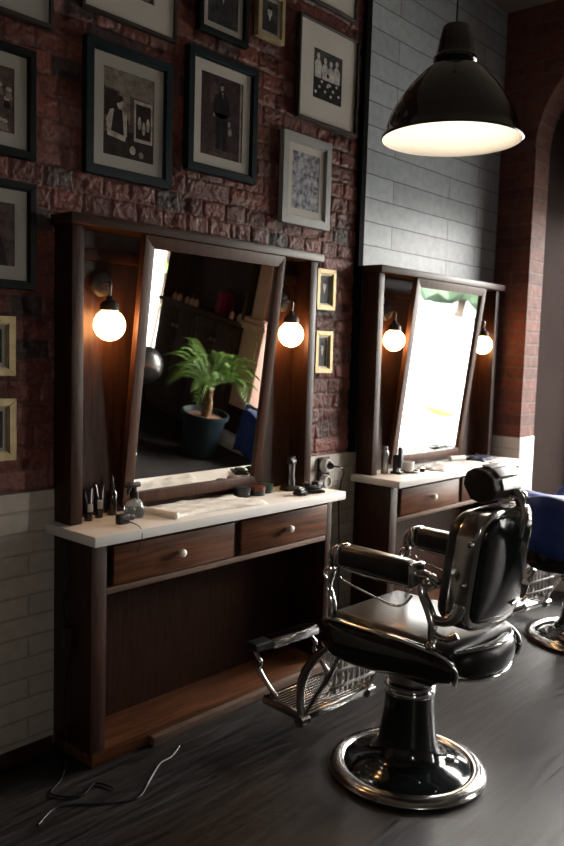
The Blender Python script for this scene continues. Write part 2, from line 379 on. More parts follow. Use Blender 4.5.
arch_slab(XE, XE+0.205, 'wall_right', brick_end)
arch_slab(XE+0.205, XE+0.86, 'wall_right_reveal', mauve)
bm = B()
loft(bm, [[(x, ac+(aa+o)*math.cos(PI*i/40), ASP+(AH+o)*math.sin(PI*i/40)) for x, o in ((XE-0.012, 0.0), (XE-0.012, 0.11), (XE+0.0, 0.11), (XE+0.0, 0.0))] for i in range(41)])
struct(obj('trim_4', bm, arch_m))
struct(bx('trim_5', (XE-0.006, XE+0.209, AY0-0.006, 0.0, 0.0, 0.98), white_brick_y, bev=0.004))
struct(bx('wall_right_lower', (XE+0.24, XE+0.86, AY1, AY0, 0.12, 0.40), wood_dk))
plm = mat('white_plinth_paint', (0.62, 0.56, 0.52), 0.5)
struct(bx('trim_6', (XE+0.13, XE+0.86, -2.42, AY0-0.01, 0.0, 0.12), plm, bev=0.004))
struct(bx('trim_7', (XE+0.13, 5.095, -2.72, -2.42, 0.0, 0.12), plm, bev=0.004))
# wall behind cupboard, with second window opening
bm = B()
box(bm, XE+0.5, XE+0.6, -3.88, AY1, 0.0, H); box(bm, XE+0.6, XE+0.86, AY1-.1, AY1, 0.0, H); box(bm, XE+0.5, XE+0.6, -5.0, -4.75, 0.0, H)
box(bm, XE+0.5, XE+0.6, -4.75, -3.79, 0.0, 0.36); box(bm, XE+0.5, XE+0.6, -4.75, -3.79, 2.5, H)
struct(obj('wall_right_rear', bm, dark_paint))
# windows
wn = struct(thing('window_1', 'a', 'a', (XE+0.80, 0, 0))); del wn['label'], wn['category']
bm = B(); fr = blackframe
loft(bm, [[(x, ac+(aa-o)*math.cos(PI*i/40), ASP+(AH-o)*math.sin(PI*i/40)) for x, o in ((0, 0.0), (0.03, 0.0), (0.03, 0.04), (0.0, 0.04))] for i in range(41)])
box(bm, 0, 0.03, AY1, AY1+0.04, 0.4, ASP); box(bm, 0, 0.03, AY0-0.04, AY0, 0.4, ASP); box(bm, 0, 0.03, AY1, AY0, 0.4, 0.44)
box(bm, 0, 0.03, AY1, AY0, 2.5, 2.54); box(bm, 0, 0.03, -1.68, -1.64, 0.4, 3.4)
box(bm, .004, .026, AY1, AY0, 2.54, 3.6)  # unseen closed panel above the glass, added to keep daylight off the upper wall
obj('window_frame', bm, fr, wn)
bm = B(); pts = [bm.verts.new((0.012, y, z)) for y, z in ((AY0-.01, 0.42), (AY0-.01, 2.52), (AY1+.01, 2.52), (AY1+.01, 0.42))]; bm.faces.new(pts)
obj('pane', bm, pane_m, wn, smooth=False)
wn = struct(thing('window_2', 'a', 'a', (XE+0.53, 0, 0))); del wn['label'], wn['category']
bm = B(); box(bm, 0, .04, -4.75, -4.71, .36, 2.5); box(bm, 0, .04, -3.83, -3.79, .36, 2.5); box(bm, 0, .04, -4.75, -3.79, .36, .40); box(bm, 0, .04, -4.75, -3.79, 2.46, 2.5); box(bm, 0, .04, -4.75, -3.79, 1.50, 1.55)
obj('window_frame', bm, greyframe, wn)
bm = B(); bm.faces.new([bm.verts.new((0.02, y, z)) for y, z in ((-4.73, .38), (-3.81, .38), (-3.81, 2.48), (-4.73, 2.48))])
obj('pane', bm, pane_m, wn, smooth=False)

wn = struct(thing('window_3', 'a', 'a', (-.55, -5.05, 0))); del wn['label'], wn['category']
bm = B(); box(bm, -.25, -.21, -.02, .02, 1.5, 2.0); box(bm, .21, .25, -.02, .02, 1.5, 2.0); box(bm, -.25, .25, -.02, .02, 1.5, 1.54); box(bm, -.25, .25, -.02, .02, 1.96, 2.0)
obj('window_frame', bm, greyframe, wn)
bm = B(); bm.faces.new([bm.verts.new(p) for p in ((-.23, 0, 1.52), (.23, 0, 1.52), (.23, 0, 1.98), (-.23, 0, 1.98))]); obj('pane', bm, pane_m, wn, smooth=False)

# ------------------------------------------------------------------ outside
struct(bx('ground', (XE+0.6, 70, -60, 40, -0.3, -0.12), pave_m))
def blob(bm, c, r, seed, sub=3, k=0.25):
    t = bmesh.new(); bmesh.ops.create_icosphere(t, subdivisions=sub, radius=1)
    rnd = random.Random(seed); ph = [rnd.uniform(0, 6) for _ in range(6)]
    for v in t.verts:
        p = v.co; d = 1+k*(math.sin(5*p.x+ph[0])*math.sin(6*p.y+ph[1])+0.5*math.sin(11*p.z+ph[2])*math.sin(9*p.x+ph[3])+0.3*math.sin(19*p.y+ph[4]+13*p.z))
        v.co = Vector((c[0]+p.x*d*r[0], c[1]+p.y*d*r[1], c[2]+p.z*d*r[2]))
    merge(bm, t)
tl = ['leafy tree seen through the arched window, leftmost of the row outside', 'broad leafy tree outside the arched window, second in the row', 'leafy tree outside the arched window, third in the row', 'tallest leafy tree at the end of the row outside']
for i, (x, y, h) in enumerate([(30, -7, 4.5), (27, -13, 5.2), (32, -19, 4.6), (29, -26, 6.0)]):
    t = thing('tree', tl[i], 'tree', (x, y, -0.12), 0, 'trees outside the windows')
    bm = B(); blob(bm, (0, 0, h*0.50), (2.4, 2.6, h*0.40), i, 4); blob(bm, (0.6, 1.2, h*0.75), (1.5, 1.5, h*0.28), i+9, 3); obj('crown', bm, tree_m, t)
    obj('trunk', tube(B(), [(0, 0, 0), (0.05, 0, h*0.3), (0, 0.05, h*0.55)], 0.16), bark_m, t)
o = obj('yellow_blob', sphere(B(), (9.6, -3.12, 0.03), 0.3, 0.5, 0.9, 0.36), yellow_m); tag(o, 'yellow rounded blob on the paving outside, stand-in for an unidentified shape, reflected in the far mirror', 'yellow blob')  # plain ellipsoid standing in for an unidentified yellow shape
t = thing('leafy_shrub', 'green leafy plant just outside the narrow rear window', 'shrub', (6.35, -5.42, -0.12)); t.scale = (1, 1, 1.12)
obj('stem', tube(B(), [(0, 0, 0), (0.03, 0.02, 0.8), (0, 0.05, 1.5)], 0.02), bark_m, t)
bm = B()
for i in range(26):
    a = i*2.4; z = 0.75+0.035*i; l = 0.26
    c = Vector((0, 0.03, z)); d = Vector((math.cos(a), math.sin(a), 0.1-0.5*(i % 3)/2)); s = d.cross(Vector((0, 0, 1))).normalized()*0.045
    p = [c, c+d*l*.4+s, c+d*l, c+d*l*.4-s]; bm.faces.new([bm.verts.new(q) for q in p])
obj('leaves', bm, leaf_m, t, smooth=False)

# ================================================================== STATIONS
X0 = 1.56
def make_station():
    t = thing('barber_station', 'dark wood barber dressing station with white worktop, nearest to the left side', 'barber station', (X0, 0, 0), 0, 'barber stations along the brick wall')
    g = -X0
    bx('worktop', (1.56+g, 2.937+g, -0.317, -0.008, 0.821, 0.857), white_top, t, 0.003, label='white worktop')
    for a, b in ((1.60, 1.665), (2.893, 2.935)):
        bx('side_panel', (a+g, b+g, -0.24, -0.008, 0.055, 0.821), wood_z, t, 0.003)
    bx('back_panel', (1.665+g, 2.893+g, -0.03, -0.012, 0.055, 0.821), wood_dk, t)
    bx('plinth', (1.612+g, 2.93+g, -0.236, -0.008, 0.0, 0.055), wood_red, t, 0.004)
    bx('foot_strip', (1.868+g, 2.93+g, -0.266, -0.237, 0.0, 0.034), wood_grey, t, 0.002, label='worn pale wooden strip along the plinth')
    bx('rail', (1.665+g, 2.893+g, -0.240, -0.21, 0.622, 0.645), wood_grey, t, 0.002)
    bx('rail', (1.665+g, 2.893+g, -0.225, -0.19, 0.797, 0.821), wood_dk, t, 0.002)
    bx('divider', (2.287+g, 2.327+g, -0.232, -0.03, 0.645, 0.797), wood_z, t, 0.002)
    for a, b in ((1.690, 2.288), (2.328, 2.893)):
        bm = B(); box(bm, a+g, b+g, -0.246, -0.226, 0.650, 0.792, 0.004); box(bm, a+.02+g, b-.02+g, -0.226, -0.06, 0.655, 0.78)
        d = obj('drawer', bm, wood_red, t)
        c = (a+b)/2+g; bm = B()
        lathe(bm, [(0.006, 0), (0.007, .012), (0.014, .018), (0.017, .026), (0.014, .034), (0.006, .038), (0.001, .0385)], 20, (c, -0.245, 0.722), mtx=Matrix.Rotation(PI/2, 3, 'X'))
        obj('knob', bm, knob_m, d, label='ivory round knob')
    # hutch
    for a, b in ((1.597, 1.646), (2.871, 2.919)):
        bx('hutch_side', (a+g, b+g, -0.117, -0.014, 0.857, 1.907), wood_z, t, 0.003)
    bx('hutch_back', (1.646+g, 2.871+g, -0.020, -0.014, 0.857, 1.907), wood_z, t)
    bx('hutch_top', (1.577+g, 2.936+g, -0.145, -0.012, 1.907, 1.943), wood_x, t, 0.004)
    bx('batten', (1.646+g, 2.871+g, -0.034, -0.020, 1.80, 1.845), wood_x, t, 0.003)
    return t
st1 = make_station()
SH = 1.821
st2 = dup(st1, (X0+SH, 0, 0), 'dark wood barber dressing station with white worktop, under the whitewashed planks beside the far pier')

# mirrors
LA = math.radians(6.8)
def make_mirror():
    t = thing('leaning_mirror', 'tall wood-framed mirror leaning forward on the near station, reflecting the potted palm', 'mirror', (2.252, -0.024, 0.887), 0, 'mirrors of the two stations', LA)
    w, h, b, th = 0.3825, 1.022, 0.046, 0.030
    bm = B()
    for poly in (((-w, 0), (w, 0), (w-b, b), (-w+b, b)), ((-w, h), (-w+b, h-b), (w-b, h-b), (w, h)), ((-w, 0), (-w+b, b), (-w+b, h-b), (-w, h)), ((w, 0), (w, h), (w-b, h-b), (w-b, b))):
        prism(bm, poly, lambda u, v: (u, 0, v), lambda u, v: (u, -th, v), 0.002)
    obj('frame', bm, wood_frame, t, ang=25)
    bx('glass', (-w+b-.004, w-b+.004, -0.018, -0.010, b-.004, h-b+.004), mirror_m, t)
    bx('backing', (-w+.01, w-.01, -0.0095, -0.004, .01, h-.01), blk, t)
    return t
mr1 = make_mirror()
dup(mr1, (2.252+SH, -0.024, 0.887), 'tall wood-framed mirror leaning forward on the far station, reflecting the bright window')

# wall lamps
def make_sconce():
    t = thing('wall_lamp', 'lit round globe wall lamp left of the palm mirror', 'wall lamp', (1.767, -0.1, 1.569), 0, 'globe wall lamps')
    bm = B(); lathe(bm, [(0.047, 0), (0.047, .008), (0.040, .018), (0.018, .024), (0.001, .025)], 28, (0.008, 0.068, 0.150), mtx=Matrix.Rotation(PI/2, 3, 'X')); obj('backplate', bm, brownframe, t)
    bm = B(); tube(bm, [(0.008, 0.045, 0.150), (0.006, 0.01, 0.152), (0.0, -0.006, 0.140), (0.0, -0.003, 0.11), (0, 0, 0.088)], 0.0045, 8); obj('arm', bm, steel, t)
    bm = B(); lathe(bm, [(0.008, .105), (0.012, .10), (0.014, .09), (0.026, .084), (0.034, .072), (0.036, .053), (0.03, .05)], 24); obj('socket', bm, brownframe, t)
    bm = B(); prof = [(0.026, 0.056), (0.028, 0.05)]+[(0.0575*math.sin(a), 0.0575*math.cos(a)) for a in [0.56+0.2*i for i in range(13)]]+[(0.001, -0.0575)]
    lathe(bm, prof, 36); obj('globe', bm, globe_m, t, label='glowing white opal glass globe')
    return t
sc1 = make_sconce()
dup(sc1, (2.766, -0.1, 1.569), 'lit round globe wall lamp right of the palm mirror, next to the small gold frames')
dup(sc1, (1.778+SH, -0.1, 1.566), 'lit round globe wall lamp left of the bright far mirror')
dup(sc1, (2.766+SH-.006, -0.1, 1.566), 'lit round globe wall lamp right of the bright far mirror, smallest in view')

# ------------------------------------------------------------------ pictures
def figure(bm, w, h, kind, mi0=1):
    """flat inked shapes laid on the print; coordinates in -1..1"""
    def P(pts, mi, d=0.0): 
        f = bm.faces.new([bm.verts.new((x*w, -0.0004-d, z*h)) for x, z in pts]); f.material_index = mi
    def E(cx, cz, rx, rz, mi, d=0.0, n=18): P([(cx+rx*math.cos(2*PI*i/n), cz+rz*math.sin(2*PI*i/n)) for i in range(n)], mi, d)
    if kind == 'seated':
        P([(-1, .55), (1, .42), (1, 1), (-1, 1)], 3); P([(-.95, -.1), (-.45, -.1), (-.45, .5), (-.95, .5)], 1, .0001); P([(-.4, -.2), (.05, -.2), (.0, .9), (-.35, .9)], 3, .0001)
        P([(-1, -1), (1, -1), (1, -.55), (.2, -.35), (-1, -.5)], 1, .0001)
        P([(.2, -.55), (.95, -.55), (.95, .42), (.2, .42)], 2, .0002); P([(.27, -.47), (.88, -.47), (.88, .34), (.27, .34)], 1, .0003)
        for k in range(3): E(.42+.17*k, -.1-.1*(k % 2), .07, .16, 2, .0004)
        P([(-.8, -.45), (-.1, -.5), (-.02, -.15), (-.2, .08), (-.6, .1), (-.78, -.05)], 1, .0004)
        P([(-.85, -.5), (-.72, -.5), (-.6, .08), (-.75, .05), (-.9, -.2)], 2, .0005); P([(-.85, -.55), (-.15, -.62), (-.12, -.5), (-.8, -.42)], 2, .0006); P([(-.2, -.5), (-.08, -.5), (-.1, .0), (-.28, .12)], 2, .0006)
        E(-.37, .23, .12, .12, 2, .0006); P([(-.52, .22), (-.36, .26), (-.22, .34), (-.3, .42), (-.48, .4)], 1, .0007); E(.15, -.78, .12, .1, 2, .0005); E(.5, -.85, .1, .08, 3, .0005)
    elif kind == 'standing':
        P([(-1, -1), (1, -1), (1, -.82), (-1, -.75)], 3); P([(.86, -1), (.95, -1), (.95, 1), (.86, 1)], 2, .0001); P([(-.6, .3), (-.2, .3), (-.2, .8), (-.6, .8)], 3, .0001)
        P([(-.42, .05), (-.05, -.05), (.3, .05), (.38, .1), (.3, .5), (.08, .62), (-.1, .62), (-.35, .5), (-.45, .25)], 4, .0002)
        P([(-.28, -.8), (-.08, -.8), (-.02, .1), (-.3, .1)], 4, .0002); P([(.02, -.82), (.24, -.82), (.26, .1), (-.02, .1)], 4, .0002)
        E(-.02, .74, .08, .085, 2, .0003); P([(-.03, .62), (.04, .62), (.02, .45)], 2, .0003); P([(-.1, .76), (.06, .8), (.07, .86), (-.06, .87)], 4, .0004)
        E(.35, -.12, .06, .07, 2, .0003); E(.4, -.3, .09, .1, 2, .0003); E(-.38, .02, .05, .05, 2, .0003)
    elif kind == 'group':
        P([(-1, -1), (1, -1), (1, -.1), (-1, -.1)], 4)
        for k, (cx, hh) in enumerate(((-.68, .1), (-.2, 0), (.2, -.05), (.62, .05))):
            P([(cx-.2, -.15), (cx+.2, -.15), (cx+.24, .3+hh), (cx+.1, .48+hh), (cx-.1, .48+hh), (cx-.24, .3+hh)], 2, .0001); E(cx, .62+hh, .1, .13, 2, .0002)
        for k in range(9): E(-.8+.2*k+.04*(k % 2), -.5+.12*((k*7) % 5-2), .08, .06, 2, .0002)
        E(.0, .05, .09, .1, 4, .0003); E(.1, -.3, .14, .07, 2, .0003)
    elif kind == 'portrait':
        P([(-.8, -1), (.8, -1), (.6, -.1), (.2, .05), (-.2, .05), (-.6, -.1)], 1); E(0, .35, .3, .36, 2, .0001); P([(-.14, -.0), (.14, -.0), (.0, -.32)], 2, .0002); P([(-.3, .45), (.3, .45), (.24, .72), (-.24, .72)], 4, .0003)
    elif kind == 'marbled':
        rnd = random.Random(3)
        for k in range(0): E(0, 0, .1, .1, 1)
    elif kind == 'crowd':
        rnd = random.Random(5)
        for k in range(16): 
            cx, cz = rnd.uniform(-.85, .85), rnd.uniform(-.8, .5); E(cx, cz, .1, .07, 2, .0001); P([(cx-.13, cz-.3), (cx+.13, cz-.3), (cx+.08, cz-.06), (cx-.08, cz-.06)], 3 if k % 2 else 4, .00015+.00002*k)
def tone(name, c): return noisy('print_'+name, tuple(v*.5 for v in c), tuple(v*1.55 for v in c), 0.5, 34, detail=8, spec=0.15)
sepia = [tone('sepia', (.075, .052, .045)), tone('umber', (.020, .013, .012)), tone('cream', (.36, .31, .26)), tone('mid', (.17, .14, .115)), tone('ink', (.012, .009, .010))]
plum = [tone('plum', (.040, .024, .026)), tone('plum_dk', (.015, .010, .012)), tone('plum_lt', (.26, .22, .19)), tone('plum_mid', (.065, .042, .040)), tone('plum_ink', (.009, .008, .009))]
grey = [tone('grey', (.045, .044, .042)), tone('grey_dk', (.03, .03, .03)), tone('grey_lt', (.42, .40, .37)), tone('grey_mid', (.2, .19, .18)), tone('grey_ink', (.014, .014, .014))]
pale = [noisy('print_mottled', (.07, .075, .12), (.42, .41, .42), 0.5, 42, detail=10, lo=.38, hi=.6, spec=.15), tone('pale_dk', (.13, .13, .165)), tone('pale_lt', (.36, .35, .37)), tone('pale_mid', (.24, .24, .25)), tone('pale_ink', (.1, .1, .1))]
def picture(x0, x1, z0, z1, fw, mw_, fm, mm, inks, kind, label, depth=0.028, group='framed pictures on the brick wall', bot=0.0):
    cx, cz, w, h = (x0+x1)/2, (z0+z1)/2, (x1-x0)/2, (z1-z0)/2
    t = thing('picture_frame', label, 'picture frame', (cx, -0.006, cz), 0, group)
    bm = B()
    for poly in (((-w, -h), (w, -h), (w-fw, -h+fw), (-w+fw, -h+fw)), ((-w, h), (-w+fw, h-fw), (w-fw, h-fw), (w, h)), ((-w, -h), (-w+fw, -h+fw), (-w+fw, h-fw), (-w, h)), ((w, -h), (w, h), (w-fw, h-fw), (w-fw, -h+fw))):
        prism(bm, poly, lambda u, v: (u, 0, v), lambda u, v: (u, -depth, v), 0.0012, seg=1)
    if fw > .02: 
        for a in ((-w+fw-.001, w-fw+.001, -h+fw-.001, -h+fw+.005), (-w+fw-.001, w-fw+.001, h-fw-.005, h-fw+.001), (-w+fw-.001, -w+fw+.005, -h+fw, h-fw), (w-fw-.005, w-fw+.001, -h+fw, h-fw)): box(bm, a[0], a[1], -depth*.75, -depth*.3, a[2], a[3])
    obj('frame', bm, fm, t, smooth=False)
    iw, ih = w-fw, h-fw
    d = -depth*0.5
    mw_h = mw_ if not isinstance(mw_, tuple) else mw_[0]; mw_v = mw_ if not isinstance(mw_, tuple) else mw_[1]
    pw, ph = iw-mw_h, ih-mw_v
    bm = B()
    for a in ((-iw, iw, -ih, -ph), (-iw, iw, ph, ih), (-iw, -pw, -ph, ph), (pw, iw, -ph, ph)):
        box(bm, a[0], a[1], d, d+.003, a[2], a[3])
    obj('mount', bm, mm, t)
    bm = B(); box(bm, -pw-.002, pw+.002, d+.0022, d+.005, -ph-.002, ph+.002)
    t2 = bmesh.new(); figure(t2, pw, ph, kind)
    for v in t2.verts: v.co.y += d+.0022
    me = bpy.data.meshes.new('tmp'); t2.to_mesh(me); t2.free(); bm.from_mesh(me); bpy.data.meshes.remove(me)
    obj('photograph', bm, inks, t, smooth=False)
    return t
picture(1.708, 2.104, 2.110, 2.584, .032, .050, tealframe, matboard, sepia, 'seated', 'black frame with a photograph of a seated man in white sleeves beside a picture')
picture(2.183, 2.578, 2.208, 2.690, .030, .048, tealframe, matboard2, plum, 'standing', 'black frame with a dark photograph of a standing man in a suit', depth=0.032)
picture(2.842, 3.292, 2.562, 3.020, .012, (.105, .105), brownframe, matboard2, grey, 'group', 'thin dark frame, wide white mount, group in white shirts', depth=0.03)
picture(2.756, 3.104, 2.078, 2.488, .038, .038, greyframe, matboard2, pale, 'marbled', 'pale grey frame with a mottled blue-grey picture, under the group photograph')
picture(1.15, 1.511, 2.108, 2.464, .024, .050, blackframe, matboard, sepia, 'crowd', 'black frame cut by the left picture edge, upper of the two, with dark photograph')
picture(1.13, 1.512, 1.676, 2.030, .024, .050, blackframe, matboard, sepia, 'portrait', 'black frame cut by the left picture edge, just above the small gold frames')
picture(1.19, 1.435, 1.383, 1.583, .026, .018, gold, matboard, grey, 'crowd', 'small gold frame at the left picture edge, upper of the stacked pair')
picture(1.19, 1.437, 1.096, 1.308, .026, .018, gold, matboard, grey, 'portrait', 'small gold frame at the left picture edge, lower one just above the white bricks')
picture(1.13, 1.580, 2.557, 3.02, .014, .10, brownframe, matboard, sepia, 'crowd', 'thin dark frame with wide blank mount, cut off by the top left corner', depth=0.022)
picture(1.695, 2.124, 2.672, 3.14, .012, .095, brownframe, matboard2, grey, 'crowd', 'thin dark frame with wide cream mount above the seated man photograph', depth=0.022)
picture(2.237, 2.514, 2.761, 3.12, .022, .030, blackframe, matboard, grey, 'portrait', 'black frame cut off by the top edge, above the standing man photograph')
picture(2.570, 2.740, 2.838, 3.04, .020, .016, gold, matboard, grey, 'portrait', 'small gold frame high on the wall, top row, beside the group photograph')
picture(2.925, 3.270, 3.102, 3.50, .012, .08, brownframe, matboard2, grey, 'crowd', 'thin dark frame almost wholly above the top edge, over the group photograph', depth=0.022)
picture(3.026, 3.170, 1.697, 1.895, .022, .012, gold, matboard2, grey, 'portrait', 'small gold frame between the stations, upper one beside the near hutch')
picture(3.030, 3.163, 1.390, 1.596, .022, .012, gold, matboard2, grey, 'portrait', 'small gold frame between the stations, lower one beside the near hutch')

# ------------------------------------------------------------------ pendant
def pendant():
    t = thing('pendant_lamp', 'large black dome pendant lamp hanging on a thin cord, lit cream inside', 'pendant lamp', (2.565, -1.0, 2.257))
    prof = [(.244, -.004), (.248, 0.0), (.246, .006), (.237, .012), (.230, .040), (.216, .083), (.190, .130), (.154, .180), (.114, .224), (.082, .250), (.072, .258), (.070, .264), (.075, .268), (.075, .278), (.070, .282), (.066, .290), (.058, .335), (.048, .380), (.043, .386), (.018, .390), (.001, .391)]
    obj('shade', lathe(B(), prof, 64, cap=False), blk_gloss, t, ang=50)
    inner = [(.243, -.003), (.233, .010), (.225, .04), (.211, .081), (.185, .127), (.149, .177), (.109, .220), (.078, .246), (.001, .252)]
    obj('inner_lining', lathe(B(), inner, 64, cap=False), shade_in, t, label='cream enamelled inside of the shade')
    obj('bulb', sphere(B(), (0, 0, .175), .040), bulb_m, t)
    obj('cord', tube(B(), [(0, 0, .390), (0, 0, H-2.257-.02)], .0035, 8, 0), blk, t)
    obj('ceiling_rose', lathe(B(), [(.05, H-2.257), (.05, H-2.257-.012), (.02, H-2.257-.04), (.001, H-2.257-.042)], 24), blk, t)
pendant()

# ================================================================== BARBER CHAIR
def rrect(hw, z0, z1, r, n=8, rb=None):
    rb = rb or r; out = []
    for cx, cz, a0, rr in ((hw-r, z1-r, 0, r), (-hw+r, z1-r, PI/2, r), (-hw+rb, z0+rb, PI, rb), (hw-rb, z0+rb, 1.5*PI, rb)):
        for k in range(n+1):
            a = a0+PI/2*k/n; out.append((cx+rr*math.cos(a), cz+rr*math.sin(a)))
    # subdivide the long straight sides
    res = []
    for i, p in enumerate(out):
        q = out[(i+1) % len(out)]; res.append(p); d = math.hypot(q[0]-p[0], q[1]-p[1])
        if d > .06:
            m_ = int(d/.04)
            for k in range(1, m_): res.append((p[0]+(q[0]-p[0])*k/m_, p[1]+(q[1]-p[1])*k/m_))
    return res
def make_chair():
    t = thing('barber_chair', 'black leather and chrome barber chair on round base, facing the near mirror', 'barber chair', (2.41, -1.03, 0), math.radians(-3), 'barber chairs')
    CX = -0.03
    # base
    obj('base_ring', lathe(B(), [(.215, .002), (.274, .0), (.281, .006), (.283, .014), (.278, .024), (.262, .033), (.245, .036), (.232, .033), (.224, .026), (.222, .01)], 64), chrome_worn, t, label='chrome ring around the base')
    obj('base_dish', lathe(B(), [(.226, .01), (.228, .028), (.21, .038), (.178, .047), (.150, .056), (.130, .068), (.114, .088), (.104, .12), (.097, .17), (.091, .23), (.087, .285), (.086, .298), (.05, .299)], 64), enamel, t)
    obj('collar', lathe(B(), [(.085, .290), (.092, .296), (.094, .306), (.090, .314), (.086, .318), (.092, .323), (.093, .332), (.086, .338), (.06, .339)], 48), chrome, t)
    obj('column', lathe(B(), [(.070, .333), (.070, .455), (.04, .456)], 40), steel, t)
    bm = B(); tube(bm, [(-.05, -.02, .43), (-.10, .0, .425), (-.125, .03, .41)], .011, 10); sphere(bm, (-.13, .035, .405), .020); obj('pump_lever', bm, chrome, t)
    # seat
    bm = B(); box(bm, CX-.20, CX+.20, -.24, .14, .44, .505, .02, 3); box(bm, CX-.12, CX+.12, -.14, .1, .425, .45, .01); obj('seat_frame', bm, blk, t)
    bm = B(); q = box(bm, CX-.225, CX+.165, -.325, .175, .505, .598, .028, 5)
    for v in bm.verts:
        if v.co.z > .59: v.co.z += .012*(1-((v.co.x-CX)/.23)**2)
    obj('seat', bm, leather, t)
    def pod(bm, secs, side):
        loops = []
        for (a, b, c, hh, tt) in secs:   # a,b plan position; c z-mid; hh half height; tt half thickness
            nx, ny = side(a, b); loops.append([Vector((a+nx*tt*math.cos(k*2*PI/16), b+ny*tt*math.cos(k*2*PI/16), c+hh*(abs(math.sin(k*2*PI/16))**.8)*(1 if math.sin(k*2*PI/16) >= 0 else -1))) for k in range(16)])
        loft(bm, loops)
    for s in (-1, 1):
        x = CX-.01+(-.228 if s < 0 else .140); secs = []
        for y, c, hh, tt in ((.196, .525, .006, .006), (.190, .525, .034, .020), (.168, .524, .056, .032), (.125, .521, .068, .040), (.05, .520, .073, .042), (-.05, .524, .070, .042), (-.15, .533, .063, .040), (-.23, .539, .057, .036), (-.29, .540, .050, .032), (-.33, .538, .038, .025), (-.348, .536, .022, .015), (-.354, .535, .005, .006)):
            secs.append((x, y, c, hh, tt))
        bm = B(); pod(bm, secs, lambda a, b: (1, 0)); obj('seat_side', bm, enamel, t)
        bm = B(); tube(bm, [(x+s*.018, .175, .572), (x+s*.026, .12, .590), (x+s*.028, 0, .593), (x+s*.028, -.12, .597), (x+s*.028, -.22, .594), (x+s*.026, -.30, .588), (x+s*.018, -.340, .570), (x+s*.010, -.358, .540), (x+s*.008, -.350, .505)], .0065, 8)
        obj('side_trim', bm, chrome, t)
    secs = []
    for k in range(-8, 9):
        u = k/8; x = CX+.165*u-.045; y = -.325-.045*(1-u*u); e = math.sqrt(max(0.02, 1-abs(u)**5)); secs.append((x, y, .548, .048*e+.004, .030*e+.003))
    bm = B(); pod(bm, secs, lambda a, b: (0, 1)); obj('seat_rear', bm, leather, t)
    for z, dy in ((.600, .0), (.497, .0)):
        bm = B(); tube(bm, [(CX-.045+.165*u/4, -.335-.055*(1-(u/4)**2), z-.008*(abs(u)/4)**3*(1 if z > .55 else -1)) for u in range(-4, 5)], .006, 8); obj('rear_trim', bm, chrome, t)
    # arms
    for s in (-1, 1):
        x = CX-.01+(-.232 if s < 0 else .205)
        bm = B(); box(bm, x-.036, x+.036, -.185, .105, .775, .850, .024, 5)
        for v in bm.verts: v.co.z += -.03*(v.co.y-.0)*.4*0+.010*math.sin((v.co.y+.185)/.29*PI)
        obj('arm_pad', bm, leather, t)
        bm = box(B(), x-.037, x+.037, .100, .128, .774, .851, .012, 3); sphere(bm, (x, .130, .812), .03, .9, .55, 1.0); obj('arm_cap', bm, chrome, t)
        obj('arm_cap', box(B(), x-.037, x+.037, -.206, -.180, .774, .851, .012, 3), chrome, t)
        bm = B()
        tube(bm, [(x, .128, .835), (x, .152, .815), (x, .158, .780), (x, .150, .752), (x-s*.0, .158, .725), (x, .164, .69), (x, .150, .66), (x, .142, .63), (x, .142, .598)], lambda q: .0115-.002*q, 10, flat=1.5)
        tube(bm, [(x, .15, .745), (x, .175, .752), (x, .188, .732), (x, .175, .712), (x, .157, .715)], .005, 8)
        tube(bm, [(x, .105, .770), (x, 0, .766), (x, -.18, .770)], .007, 8)
        tube(bm, [(x, .118, .735), (x, .09, .722), (x, -.04, .70), (x, -.11, .692), (x, -.15, .705), (x, -.18, .74)], .004, 8)
        obj('arm_bracket', bm, chrome, t)
        # rear bracket
        bm = B()
        tube(bm, [(x, -.19, .812), (x, -.24, .815), (x, -.275, .800)], lambda q: .019-.004*q, 14)
        tube(bm, [(x, -.215, .79), (x, -.222, .755), (x, -.245, .715), (x, -.262, .675), (x, -.262, .64), (x, -.268, .60)], lambda q: .014+.006*math.sin(q*PI), 10, flat=.75)
        tube(bm, [(x, -.245, .70), (x+s*-.002, -.285, .685), (x-s*.01, -.325, .70), (x-s*.02, -.345, .745)], lambda q: .015+.004*q, 10, flat=.7)
        tube(bm, [(x, -.262, .64), (x, -.31, .635), (x-s*.01, -.345, .655)], .012, 10, flat=.7)
        sphere(bm, (x+s*.018, -.268, .606), .016); sphere(bm, (x+s*.014, -.245, .80), .018)
        obj('arm_bracket', bm, chrome_worn, t)
    # backrest: leaning slab, convex to the rear
    def slab(bm, hw, z0, z1, r, layers, mi=0, rb=None):
        base = rrect(hw, z0, z1, r, rb=rb); cz = (z0+z1)/2; hh = (z1-z0)/2; loops = []
        for ins, d in layers:
            lp = []
            fx = max(0.0, 1-ins/hw); fz = max(0.0, 1-ins/hh)
            for u, v in base:
                uu = u*fx; vv = cz+(v-cz)*fz; q = (vv-.655)/.39
                y = -.296-.050*q-.026*(1-(uu/.23)**2)+d
                zz = vv-.018*(1-(uu/.23)**2)*(1 if vv < cz else -.6)*min(1, abs(vv-cz)/hh)
                lp.append(Vector((CX+uu, y, zz)))
            loops.append(lp)
        loft(bm, loops)
    CX = -0.05
    bm = B(); hw = .170
    slab(bm, hw, .655, 1.022, .085, [(.06, .055), (.010, .052), (.002, .047), (0, .040), (0, -.014), (.002, -.022), (.008, -.027), (.022, -.027), (.030, -.018)], rb=.06)
    obj('back_frame', bm, chrome_worn, t, label='chrome surround of the backrest')
    bm = B(); slab(bm, .152, .682, .998, .062, [(0, -.015), (0, -.030), (.004, -.036), (.02, -.041), (.06, -.046), (.10, -.049), (.13, -.05), (.149, -.0505)], rb=.045)
    obj('back_shell', bm, enamel, t)
